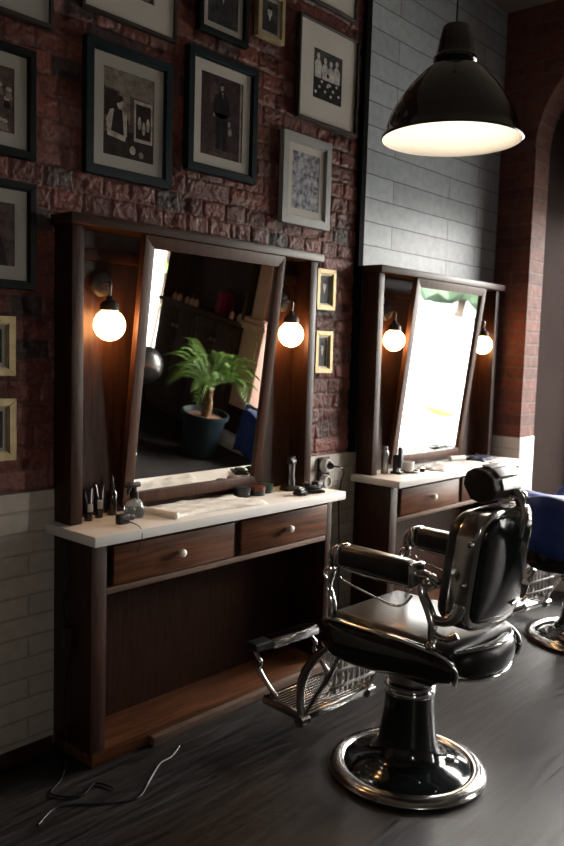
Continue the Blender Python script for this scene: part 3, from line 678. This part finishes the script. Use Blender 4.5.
    bm = B(); slab(bm, .158, .668, 1.008, .07, [(0, .05), (0, .075), (.008, .090), (.03, .100), (.07, .106), (.11, .108), (.15, .1085)], rb=.05)
    obj('back_cushion', bm, leather, t)
    for z in (.80, .93):
        bm = B(); sphere(bm, (CX-.1755, -.31-.06*(z-.655)/.39, z), .011); obj('bolt', bm, chrome, t)
    bm = B(); tube(bm, [(CX+.05, -.378, .705), (CX+.11, -.370, .709)], .005, 8, 0); obj('badge_bar', bm, chrome, t)
    # headrest
    CX = -0.035
    yh, zh = -.322, 1.094
    bm = B()
    tube(bm, [(CX+.02, -.395, .935), (CX+.02, -.405, 1.0), (CX+.02, -.395, 1.05), (CX+.02, -.36, 1.08)], .013, 10, flat=1.4)
    prism(bm, [(.032*math.cos(k*PI/10)*(1), .045*math.sin(k*PI/10)) for k in range(20)], lambda u, v: (CX+.02+u, -.388, .975+v), lambda u, v: (CX+.02+u, -.402, .975+v), .003)
    cylx(bm, (CX-.03, -.375, 1.055), (CX+.06, -.375, 1.055), .013); sphere(bm, (CX+.07, -.375, 1.055), .016)
    obj('headrest_bracket', bm, chrome, t)
    sec = [(-.078, .000), (-.066, .046), (-.028, .066), (.012, .058), (.048, .030), (.062, -.012), (.045, -.046), (.0, -.062), (-.045, -.052)]
    mt = Matrix.Rotation(math.radians(0), 2)
    sec = [(-p[0]*.86, p[1]*.88) for p in sec]
    bm = B(); prism(bm, sec, lambda u, v: (CX-.100, yh+u, zh+v), lambda u, v: (CX+.070, yh+u, zh+v), .010, seg=3)
    obj('headrest', bm, brown_leather, t, ang=25)
    bm = B()
    for (a, b) in ((7, 0), (3, 4), (4, 5)):
        pass
    for (ya, za, yb, zb) in ((.024, .0585, -.010, .0528), (-.014, .0506, -.040, .0295), (-.044, .0255, -.054, -.009)):
        dy, dz = yb-ya, zb-za; l = math.hypot(dy, dz); ny, nz = (dz/l, -dy/l)
        if ny*(-1)+nz < 0: ny, nz = -ny, -nz
        p = [(ya, za), (yb, zb), (yb+ny*.006, zb+nz*.006), (ya+ny*.006, za+nz*.006)]
        prism(bm, p, lambda u, v: (CX-.060, yh+u, zh+v), lambda u, v: (CX+.074, yh+u, zh+v), .0015)
    obj('headrest_plate', bm, mat('brushed_metal', (.66,.65,.64), .38, 1.0), t)
    # footrest
    bm = B()
    for s in (-1, 1):
        x = CX+.005+s*.195
        tube(bm, [(x, .20, .455), (x, .235, .42), (x, .285, .36), (x, .318, .29), (x, .325, .22), (x, .315, .16), (x, .305, .135)], lambda q: .014+.004*math.sin(q*PI), 10, flat=1.0)
        tube(bm, [(x-s*.03, .17, .43), (x-s*.02, .21, .33), (x-s*.02, .27, .24), (x-s*.01, .31, .16)], .009, 8)
        tube(bm, [(x-s*.05, .31, .40), (x-s*.09, .28, .30), (x-s*.05, .30, .20)], .008, 8)
        cylx(bm, (x-.022, .310, .142), (x+.022, .310, .142), .022)
    tube(bm, [(CX-.14, .20, .44), (CX-.05, .26, .32), (CX+.07, .30, .20)], .010, 8); tube(bm, [(CX+.14, .20, .44), (CX+.05, .26, .32), (CX-.07, .30, .20)], .010, 8)
    tube(bm, [(CX-.19, .24, .42), (CX+.20, .24, .42)], .009, 8, 0)
    obj('footrest_arm', bm, chrome_worn, t)
    bm = B()
    for k in range(7): box(bm, CX-.10+.033*k-.006, CX-.10+.033*k+.006, .232, .244, .24, .40, .003)
    for k in range(3): box(bm, CX-.13, CX+.13, .228, .240, .26+.06*k, .272+.06*k, .003)
    obj('calf_plate', bm, steel, t)
    bm = B()
    box(bm, CX-.185, CX+.195, .505, .525, .135, .165, .006); box(bm, CX-.185, CX+.195, .300, .316, .135, .165, .006)
    box(bm, CX-.190, CX-.172, .300, .525, .132, .168, .006); box(bm, CX+.182, CX+.200, .300, .525, .132, .168, .006)
    for k in range(11):
        y = .326+.0165*k; box(bm, CX-.175, CX+.185, y, y+.008, .148, .160, .002)
    obj('footplate', bm, chrome_worn, t)
    for s in (-1, 1):
        x = CX+.005+s*.160; bm = B()
        tube(bm, [(x, .48, .165), (x, .515, .185), (x, .555, .215), (x, .585, .25), (x, .575, .275), (x, .600, .295), (x, .615, .325)], .010, 10)
        obj('toe_bar_arm', bm, chrome_worn, t)
    bm = B(); box(bm, CX-.175, CX+.175, .580, .645, .312, .344, .008, 3); obj('toe_bar', bm, blk, t)
    bm = B(); box(bm, CX-.085, CX+.18, .571, .581, .310, .342, .003); box(bm, CX-.085, CX+.18, .575, .635, .3435, .346, .001); obj('toe_bar_plate', bm, chrome, t)
    return t
ch1 = make_chair()
ch2 = dup(ch1, (4.22, -0.95, 0), 'black and chrome barber chair under a blue cape, at the right picture edge', rz=math.radians(-9))
for c in ch2.children:                      # the second chair is pumped down lower
    if not c.name.startswith(('base_ring', 'base_dish', 'collar', 'column')): c.location.z -= 0.055
# blue cape draped over the second chair
def cape():
    bm = B(); n, m_ = 44, 36; rows = []
    for i in range(n+1):
        u = -0.50+1.0*i/n; row = []
        for j in range(m_+1):
            y = -.36+.56*j/m_
            ax = abs(u)
            z = .872 if ax < .385 else .872-(ax-.385)*2.3
            if ax < .22: z = .872-.10*(1-(ax/.22)**2)**1.0
            x = u if ax < .385 else math.copysign(.385+(ax-.385)*.25, u)
            z += .010*math.sin(y*21+u*9)*(0.4 if ax < .305 else 1.4); x += .012*math.sin(y*34)*(ax > .305)
            fr_ = max(0, (y-.13)/.07); z -= fr_*fr_*.06 if ax < .3 else fr_*.03
            row.append(bm.verts.new((x-.02, y, z)))
        rows.append(row)
    for i in range(n):
        for j in range(m_): bm.faces.new((rows[i][j], rows[i+1][j], rows[i+1][j+1], rows[i][j+1]))
    o = obj('barber_cape', bm, blue_cloth, ang=180); o.location = (4.15, -0.90, -0.062); o.rotation_euler = (0, 0, math.radians(-5))
    md = o.modifiers.new('thickness', 'SOLIDIFY'); md.thickness = .005; md.offset = 1
    tag(o, 'blue barber cape draped over the arms of the far chair', 'cape')
cape()

# ================================================================== SMALL THINGS, near worktop
WT = 0.857
def tube_bottle(name, label, x, y, h, lean=0, group='hair product tubes on the near worktop'):
    t = thing(name, label, 'hair product', (x, y, WT), random.uniform(-.5, .5), group)
    bm = B(); loops = []
    for z, rx, ry in ((0.0, .015, .015), (.02, .0155, .0155), (.022, .018, .018), (.05, .019, .017), (h*.8, .020, .007), (h, .021, .0025)):
        loops.append([Vector((rx*math.cos(a*PI/10), ry*math.sin(a*PI/10), z)) for a in range(20)])
    loft(bm, loops); obj('tube_body', bm, amber, t)
    bm = B(); box(bm, -.010, .010, -.0195, -.0150, .035, h*.55, .001); obj('label_band', bm, label_m, t)
    return t
tube_bottle('product_tube', 'dark squeeze tube standing nearest the left hutch side', 1.695, -.082, .118)
tube_bottle('product_tube', 'dark squeeze tube standing between the left tube and the slim bottle', 1.757, -.060, .125)
t = thing('pump_bottle', 'slim dark bottle with nozzle beside the clear spray bottle', 'hair product', (1.822, -.052, WT), 0, 'hair product tubes on the near worktop')
obj('bottle', lathe(B(), [(.017, 0), (.019, .004), (.019, .085), (.012, .098), (.008, .102), (.008, .108)], 24), amber, t)
obj('nozzle', lathe(B(), [(.010, .106), (.010, .122), (.006, .124), (.004, .145), (.002, .148)], 16), blk, t)
t = thing('spray_bottle', 'small clear spray bottle with black trigger head', 'spray bottle', (1.862, -.135, WT)); t.scale = (1.15, 1.15, 1.12)
obj('bottle', lathe(B(), [(.020, 0), (.030, .003), (.034, .018), (.033, .036), (.024, .055), (.013, .064), (.011, .072)], 32), clear_gl, t)
obj('water', lathe(B(), [(.019, .003), (.028, .005), (.0315, .018), (.031, .026), (.001, .0265)], 32), mat('water', (.7, .75, .75), .02, trans=.95, ior=1.33), t)
bm = B(); lathe(bm, [(.014, .066), (.015, .070), (.014, .086), (.009, .090), (.008, .104)], 20); box(bm, -.034, .022, -.009, .009, .100, .118, .005); tube(bm, [(-.018, 0, .103), (-.026, 0, .09), (-.024, 0, .078)], .004, 8); box(bm, -.042, -.032, -.006, .006, .106, .116, .002)
obj('trigger_head', bm, blk, t); obj('dip_tube', tube(B(), [(0, 0, .008), (.002, 0, .07)], .002, 6, 0), white_pl, t)
t = thing('trimmer_plug', 'small black power plug with thin cord at the worktop front edge', 'plug', (1.756, -.205, WT)); t.scale = (1.15, 1, 1.2)
bm = B(); box(bm, -.020, .020, -.014, .014, .0, .030, .005, 3); box(bm, .018, .042, -.009, .009, .008, .026, .003); obj('body', bm, blk, t)
obj('cord', tube(B(), [(0, -.013, .012), (.002, -.06, .010), (.0, -.104, .002), (.0, -.112, -.03), (-.012, -.110, -.07)], .0018, 6), blk, t)
# towel: folded slab, one long edge rolled
bm = B(); NX, NY = 30, 16; g = []
def tw(u, v):
    # u along x 0..1, v front-to-back 0..1
    x = 1.945+.50*u-.035*v+.05*v*u*0; y = -.272+.200*v+.012*math.sin(u*5); return x, y
for i in range(NX+1):
    g.append([bm.verts.new((*tw(i/NX, j/NY), WT+.014+.0025*math.sin(i*.9+j*.5)+.002*math.sin(i*.37-j*1.1)-(.011 if i in (0, NX) or j in (0, NY) else 0))) for j in range(NY+1)])
for i in range(NX):
    for j in range(NY): bm.faces.new((g[i][j], g[i+1][j], g[i+1][j+1], g[i][j+1]))
tube(bm, [(1.945+.012-.003*k, -.272+.0165*k*1.2, WT+.014) for k in range(0, 11)], .0125, 10)
o = obj('towel', bm, towel_m, ang=180); tag(o, 'folded cream towel lying on the near white worktop', 'towel')
md = o.modifiers.new('thickness', 'SOLIDIFY'); md.thickness = .010; md.offset = -1
# tins
def tin(label, x, y, m2, r=.037, h=.040):
    t = thing('pomade_tin', label, 'tin', (x, y, WT), 0, 'round pomade tins below the mirror')
    obj('tin_body', lathe(B(), [(r*.96, 0), (r, .002), (r, h*.55), (r*.96, h*.56)], 32), blk, t)
    obj('lid', lathe(B(), [(r*.97, h*.56), (r*1.04, h*.57), (r*1.04, h*.96), (r*.98, h), (.001, h)], 32), m2, t)
tin('black round pomade tin, leftmost of the row below the near mirror', 2.475, -.100, blk)
tin('round pomade tin with a red lid below the near mirror', 2.555, -.112, red_m)
tin('round pomade tin with a dark green lid, rightmost below the near mirror', 2.628, -.092, green_m)
tin('small black pomade tin half behind the red-lidded one', 2.525, -.050, blk, .032, .026)
t = thing('hair_clipper', 'silver and black hair clipper standing upright on its charger', 'hair clipper', (2.765, -.120, WT), .4); t.scale = (1.3, 1.3, 1.0)
obj('charger', lathe(B(), [(.034, 0), (.036, .006), (.030, .018), (.022, .022), (.001, .023)], 28), blk, t)
bm = B(); loops = []
for z, a, b in ((.018, .017, .015), (.04, .019, .016), (.07, .015, .013), (.105, .018, .014), (.120, .021, .014)): loops.append([Vector((a*math.cos(k*PI/10), b*math.sin(k*PI/10)-.004, z)) for k in range(20)])
obj('clipper_body', loft(bm, loops), mat('dark_steel', (.16, .155, .15), .28, 1.0), t)
bm = B(); box(bm, -.021, .021, -.018, .010, .120, .140, .003); box(bm, -.023, .023, -.012, .0, .139, .150, .001)
for k in range(9): box(bm, -.022+.005*k, -.020+.005*k, -.014, -.002, .149, .155)
obj('blade_head', bm, blk, t)
def guard(label, x, y, rz, w=.026):
    t = thing('clipper_guard', label, 'clipper guard', (x, y, WT), rz, 'clipper guards at the worktop corner'); t.scale = (1.25, 1.25, 1.35)
    bm = B(); box(bm, -w, w, -.018, .018, 0, .012, .004); box(bm, -w*.8, w*.8, -.012, .016, .010, .022, .005)
    for k in range(8): box(bm, -w+.003+k*w*.25, -w+.005+k*w*.25, -.032, -.016, .002, .010)
    obj('body', bm, blk, t); bx('clip', (-w*.5, w*.5, -.004, .008, .021, .025), steel, t, .001)
guard('black clipper guard lying nearest the upright clipper', 2.712, -.232, .3, .030)
guard('black clipper guard lying in the middle of the corner group', 2.796, -.238, -.2, .030)
guard('black clipper guard behind the middle one', 2.838, -.165, .7)
t = thing('clipper_guard_box', 'small black box at the right end of the near worktop', 'box', (2.893, -.180, WT), .1)
bx('body', (-.022, .022, -.018, .018, 0, .028), blk, t, .003); bx('lid', (-.023, .023, -.019, .019, .028, .034), blk, t, .002)

# sockets and plug
t = thing('wall_socket', 'double round white wall socket on a dark plate between the stations', 'wall socket', (3.145, -.008, .885))
bx('backing_plate', (-.045, .045, -.010, .0, -.082, .082), wood_dk, t, .003)
for z in (.042, -.042):
    bm = B(); lathe(bm, [(.036, 0), (.036, .018), (.031, .030), (.024, .030), (.022, .020), (.001, .020)], 32, (0, -.010, z), mtx=Matrix.Rotation(PI/2, 3, 'X')); obj('socket', bm, white_pl, t, label='round white socket')
t = thing('power_cord', 'black plug with cord hanging down the white bricks from the upper socket', 'cord', (3.145, -.045, .927))
bm = B(); lathe(bm, [(.017, .003), (.018, .012), (.014, .024), (.006, .034)], 20, mtx=Matrix.Rotation(PI/2, 3, 'X')); obj('plug', bm, blk, t)
bm = B(); tube(bm, [(0, -.030, 0), (.02, -.055, -.004), (.07, -.045, -.03), (.115, .005, -.10), (.125, .022, -.20), (.135, .025, -.32), (.15, .025, -.50), (.15, .022, -.72), (.145, .02, -.88), (.16, .0, -.918)], .0035, 8); obj('cable', bm, blk, t)
# pole beside far pier
o = obj('wall_pipe', tube(B(), [(4.80, -.055, 1.19), (4.822, -.06, 1.165), (4.830, -.06, 1.12), (4.833, -.06, .9), (4.833, -.06, .5), (4.833, -.06, .02)], .012, 10), blk); tag(o, 'black bent pipe standing in the corner beside the far station', 'pipe')

# ------------------------------------------------------------------ far worktop things
S2 = WT
t = thing('clipper_charger', 'black clipper charger with looped cord on the far worktop left end', 'charger', (3.600, -.155, S2), .2)
bm = B(); box(bm, -.028, .028, -.03, .03, 0, .014, .005); box(bm, -.020, .020, -.006, .022, .010, .105, .008); obj('stand', bm, blk, t)
bm = B(); box(bm, -.016, .016, -.028, -.004, .03, .145, .008); obj('clipper', bm, blk, t)
bm = B(); tube(bm, [(.07+.05*math.cos(a*PI/6), -.05+.04*math.sin(a*PI/6), .008+.001*(a % 3)) for a in range(13)], .006, 8); obj('cord_loop', bm, blk, t)
t = thing('spray_can', 'slim silver spray can against the far left hutch side', 'spray can', (3.545, -.110, S2))
obj('can', lathe(B(), [(.018, 0), (.020, .003), (.020, .115), (.015, .126), (.011, .128)], 24), steel, t)
obj('cap', lathe(B(), [(.012, .126), (.013, .130), (.013, .148), (.001, .150)], 20), chrome, t)
t = thing('cup', 'small white cup on the far worktop', 'cup', (3.705, -.150, S2))
obj('bowl', lathe(B(), [(.030, 0), (.034, .003), (.038, .055), (.035, .056), (.031, .006), (.001, .005)], 32), white_pl, t)
obj('handle', tube(B(), [(.036, 0, .045), (.056, 0, .042), (.056, 0, .018), (.034, 0, .014)], .004, 8), white_pl, t)
obj_ = B(); box(obj_, -.05, .05, -.014, .014, 0, .02, .006); o = obj('hair_brush', obj_, blk); o.location = (3.80, -.19, S2); o.rotation_euler = (0, 0, .5); tag(o, 'short black brush lying beside the white cup', 'brush')
def crumple(name, label, cat, x0, x1, y0, y1, m, z=.012, amp=.010, seed=1, rz=0):
    rnd = random.Random(seed); bm = B(); nx, ny = 26, 14; ph = [rnd.uniform(0, 6) for _ in range(5)]; g = []
    for i in range(nx+1):
        r_ = []
        for j in range(ny+1):
            u, v = i/nx, j/ny; e = min(u, 1-u, v, 1-v)*8; e = min(1, e)
            r_.append(bm.verts.new(((x0-x1)/2+u*(x1-x0)+.008*math.sin(v*9+ph[0]), (y0-y1)/2+v*(y1-y0)+.008*math.sin(u*11+ph[1]), .003+e*(z+amp*math.sin(u*13+ph[2]+v*5)*math.sin(v*11+ph[3])*.7+amp*.4*math.sin(u*31+v*17+ph[4])))))
        g.append(r_)
    for i in range(nx):
        for j in range(ny): bm.faces.new((g[i][j], g[i+1][j], g[i+1][j+1], g[i][j+1]))
    o = obj(name, bm, m, ang=180); o.location = ((x0+x1)/2, (y0+y1)/2, S2); o.rotation_euler = (0, 0, rz)
    md = o.modifiers.new('thickness', 'SOLIDIFY'); md.thickness = .003; md.offset = -1
    tag(o, label, cat); return o
crumple('hand_towel', 'crumpled pale towel in the middle of the far worktop', 'towel', 3.84, 4.17, -.27, -.10, paper_m, .013, .009, 1, .1)
crumple('paper_sheet', 'loose white paper sheet beside the crumpled towel on the far worktop', 'paper', 4.18, 4.33, -.255, -.12, paper_m, .004, .003, 4, -.2)
crumple('dark_cloth', 'dark blue cloth at the right end of the far worktop', 'cloth', 4.42, 4.64, -.22, -.08, mat('navy_cloth', (.008, .014, .035), .7), .016, .008, 6, .1)
t = thing('cream_tube', 'pale squeeze tube lying near the dark cloth on the far worktop', 'tube', (4.345, -.095, S2+.016), -.3)
bm = B(); tube(bm, [(-.06, 0, 0), (.06, 0, 0)], .016, 14, 0); obj('body', bm, white_pl, t); bm = B(); tube(bm, [(.06, 0, 0), (.085, 0, 0)], .012, 14, 0); obj('cap', bm, blk, t)
bx_ = B(); box(bx_, -.09, .09, -.006, .006, 0, .006, .002); o = obj('comb', bx_, blk); o.location = (4.50, -.265, S2); o.rotation_euler = (0, 0, .1); tag(o, 'black comb lying at the front edge of the far worktop', 'comb')

# ------------------------------------------------------------------ cables on the floor
t = thing('floor_cable', 'thin pale-ended cable snaking over the dark floor before the near station', 'cable', (0, 0, 0))
obj('cable', tube(B(), [(1.30, -.40, .004), (1.40, -.36, .004), (1.50, -.44, .004), (1.60, -.50, .004), (1.68, -.46, .004)], .003, 8), blk, t)
obj('cable_end', tube(B(), [(1.68, -.46, .004), (1.74, -.42, .005), (1.80, -.385, .008), (1.86, -.375, .006), (1.925, -.345, .012)], .003, 8), mat('pale_grey_cable', (.25, .23, .21), .4), t, label='pale grey end of the cable')
t = thing('extension_cable', 'black cable hanging down the left side of the near station', 'cable', (0, 0, 0))
bm = B(); tube(bm, [(1.592, -.10, .80), (1.590, -.13, .68), (1.588, -.09, .56), (1.588, -.15, .45), (1.592, -.12, .36), (1.588, -.10, .20), (1.56, -.16, .05), (1.50, -.22, .006), (1.42, -.28, .006), (1.48, -.36, .006), (1.56, -.33, .006), (1.585, -.40, .006)], .0035, 8); obj('cable', bm, mat('matt_black_cable', (.008,.008,.008), .7, spec=.2), t)
bm = B(); box(bm, 1.568, 1.598, -.155, -.105, .42, .50, .006); obj('adapter', bm, blk, t)

# ================================================================== REFLECTED FAR SIDE OF THE ROOM
t = thing('wooden_cupboard', 'dark panelled cupboard with open shelves above, reflected in the near mirror', 'cupboard', (5.10, -3.29, 0)); t.scale = (1, 1.06, 1)
bm = B(); box(bm, 0, .26, -.53, .53, .06, 1.06, .004); box(bm, .015, .26, -.52, .52, 0, .06); obj('carcass', bm, cup_wood, t)
bx('counter', (-.03, .26, -.55, .55, 1.06, 1.095), cup_wood, t, .004)
for k in range(4):
    y0 = -.51+.256*k; bm = B(); box(bm, -.018, .0, y0, y0+.248, .10, 1.02, .004)
    d = obj('door', bm, cup_wood, t)
    bm = B(); box(bm, -.026, -.017, y0+.04, y0+.208, .16, .96, .006); obj('door_panel', bm, cup_wood, d)
    bm = B(); sphere(bm, (-.034, y0+(.225 if k % 2 == 0 else .023), .87), .015); obj('knob', bm, steel, d)
bm = B(); box(bm, .24, .26, -.53, .53, 1.095, 2.4); box(bm, .0, .26, -.53, -.51, 1.095, 2.4); box(bm, .0, .26, .51, .53, 1.095, 2.4); box(bm, .0, .26, -.53, .53, 1.62, 1.645); box(bm, .0, .26, -.53, .53, 2.38, 2.4); obj('shelf_unit', bm, cup_wood, t)
def small_bottle():
    t = thing('shelf_bottle', 'a', 'bottle', (5.13, -3.70, 1.095), 0, 'small bottles on the cupboard counter')
    obj('body', lathe(B(), [(.022, 0), (.024, .004), (.024, .045), (.012, .06), (.010, .07)], 18), salmon, t); obj('cap', lathe(B(), [(.012, .068), (.012, .095), (.001, .097)], 14), blk, t); return t
sb = small_bottle(); names = ['leftmost small bottle on the cupboard in the mirror', 'second small bottle from the left on the reflected cupboard', 'third small bottle from the left on the reflected cupboard', 'fourth small bottle from the left on the reflected cupboard', 'small bottle just left of the crimson box in the mirror', 'small bottle right of the crimson box in the mirror', 'rightmost small bottle on the cupboard, next to the salmon pilaster']
sb['label'] = names[0]
for i, y in enumerate((-3.63, -3.52, -3.45, -3.39, -2.90, -2.80)): dup(sb, (5.13, y, 1.095), names[i+1])
bm = B(); box(bm, 0, .16, -.03, .03, 0, .20, .004); o = obj('folder', bm, magenta_m); o.location = (5.13, -3.10, 1.095); tag(o, 'crimson box standing on the reflected dark cupboard', 'box')
t = thing('pilaster', 'salmon wooden pilaster beside the arched window, reflected in the near mirror', 'pilaster', (5.10, -2.575, 0))
bx('base_block', (0, .25, -.135, .135, 0, .36), wood_dk, t, .006)
bm = B(); box(bm, .0, .25, -.125, .125, .36, 1.06, .004); box(bm, -.012, .0, -.08, .08, .44, .98, .004); obj('lower_shaft', bm, salmon, t)
bm = B(); box(bm, -.02, .25, -.145, .145, 1.06, 1.09, .006); box(bm, -.035, .25, -.16, .16, 1.09, 1.125, .008); box(bm, -.012, .25, -.13, .13, 1.125, 1.17, .01); obj('capital', bm, salmon, t)
bm = B(); box(bm, .02, .25, -.08, .06, 1.17, 2.8, .006); box(bm, .05, .25, .07, .12, 1.17, 2.8, .006); obj('upper_shaft', bm, salmon, t)
# palm
t = thing('potted_palm', 'green palm in a dark blue pot, reflected in the near mirror', 'potted palm', (4.60, -2.46, 0))
obj('pot', lathe(B(), [(.13, 0), (.138, .004), (.180, .335), (.200, .338), (.202, .375), (.188, .376), (.178, .33), (.001, .325)], 48), pot_m, t)
bm = B(); sphere(bm, (0, 0, .325), .178, 1, 1, .10); obj('soil', bm, soil_m, t)
bm = B(); tube(bm, [(0, 0, .32), (.01, .01, .42), (0, .0, .52), (-.005, 0, .60)], lambda q: .040-.012*q, 12)
for k in range(26):
    a = k*2.4; z = .35+.0095*k; box(bm, -.008, .008, .028, .042, z, z+.02, mtx=Matrix.Rotation(a, 4, 'Z'))
obj('trunk', bm, trunk_m, t)
for k in range(34):
    a = k*2.39996; el = .45+1.0*((k*11) % 34)/34; ln = random.Random(k).uniform(.40, .55)
    d = Vector((math.cos(a), math.sin(a), 0)); pts = []
    for i in range(19):
        q = i/18; pts.append(Vector((0, 0, .585))+d*(ln*q*math.cos(el*.72))+Vector((0, 0, ln*(math.sin(el)*1.05*q-.62*q*q*q*(1.15-el*.4)))))
    bm = B(); tube(bm, pts, lambda q: .0035-.0028*q, 5, 0)
    for i in range(3, 19):
        p = pts[i]; tg = (pts[min(i+1, 18)]-pts[i-1]).normalized(); sd = tg.cross(Vector((0, 0, 1))).normalized(); l = .125*math.sin(PI*(.14+.78*i/19))+.012
        for s in (-1, 1):
            tip = p+sd*s*l*.62+tg*l*.78+Vector((0, 0, -.18*l)); mid = p*.55+tip*.45+Vector((0, 0, .012)); wv = tg*.0048
            bm.faces.new([bm.verts.new(x) for x in (p-wv*.5, mid-wv, tip, mid+wv, p+wv*.5)])
    obj('frond', bm, leaf_m, t, smooth=False)
# round metal object and its stand, at the left edge of the reflection
t = thing('ball_ornament', 'round brushed metal ball on a slim stand, at the left edge of the near mirror', 'ornament', (4.23, -2.90, 0))
obj('ball', sphere(B(), (0, 0, .66), .160, u=40, v=24), steel, t); obj('stand', lathe(B(), [(.12, 0), (.12, .012), (.02, .02), (.012, .03), (.012, .50), (.03, .505)], 28), blk, t)
o = crumple('barber_cape', 'blue cape hung over the white plinth under the window, seen in the mirror', 'cape', -.14, .14, -.20, .20, blue_cloth, .010, .012, 8)
o.location = (4.96, -2.18, .33); o.rotation_euler = (0, -1.35, 0)
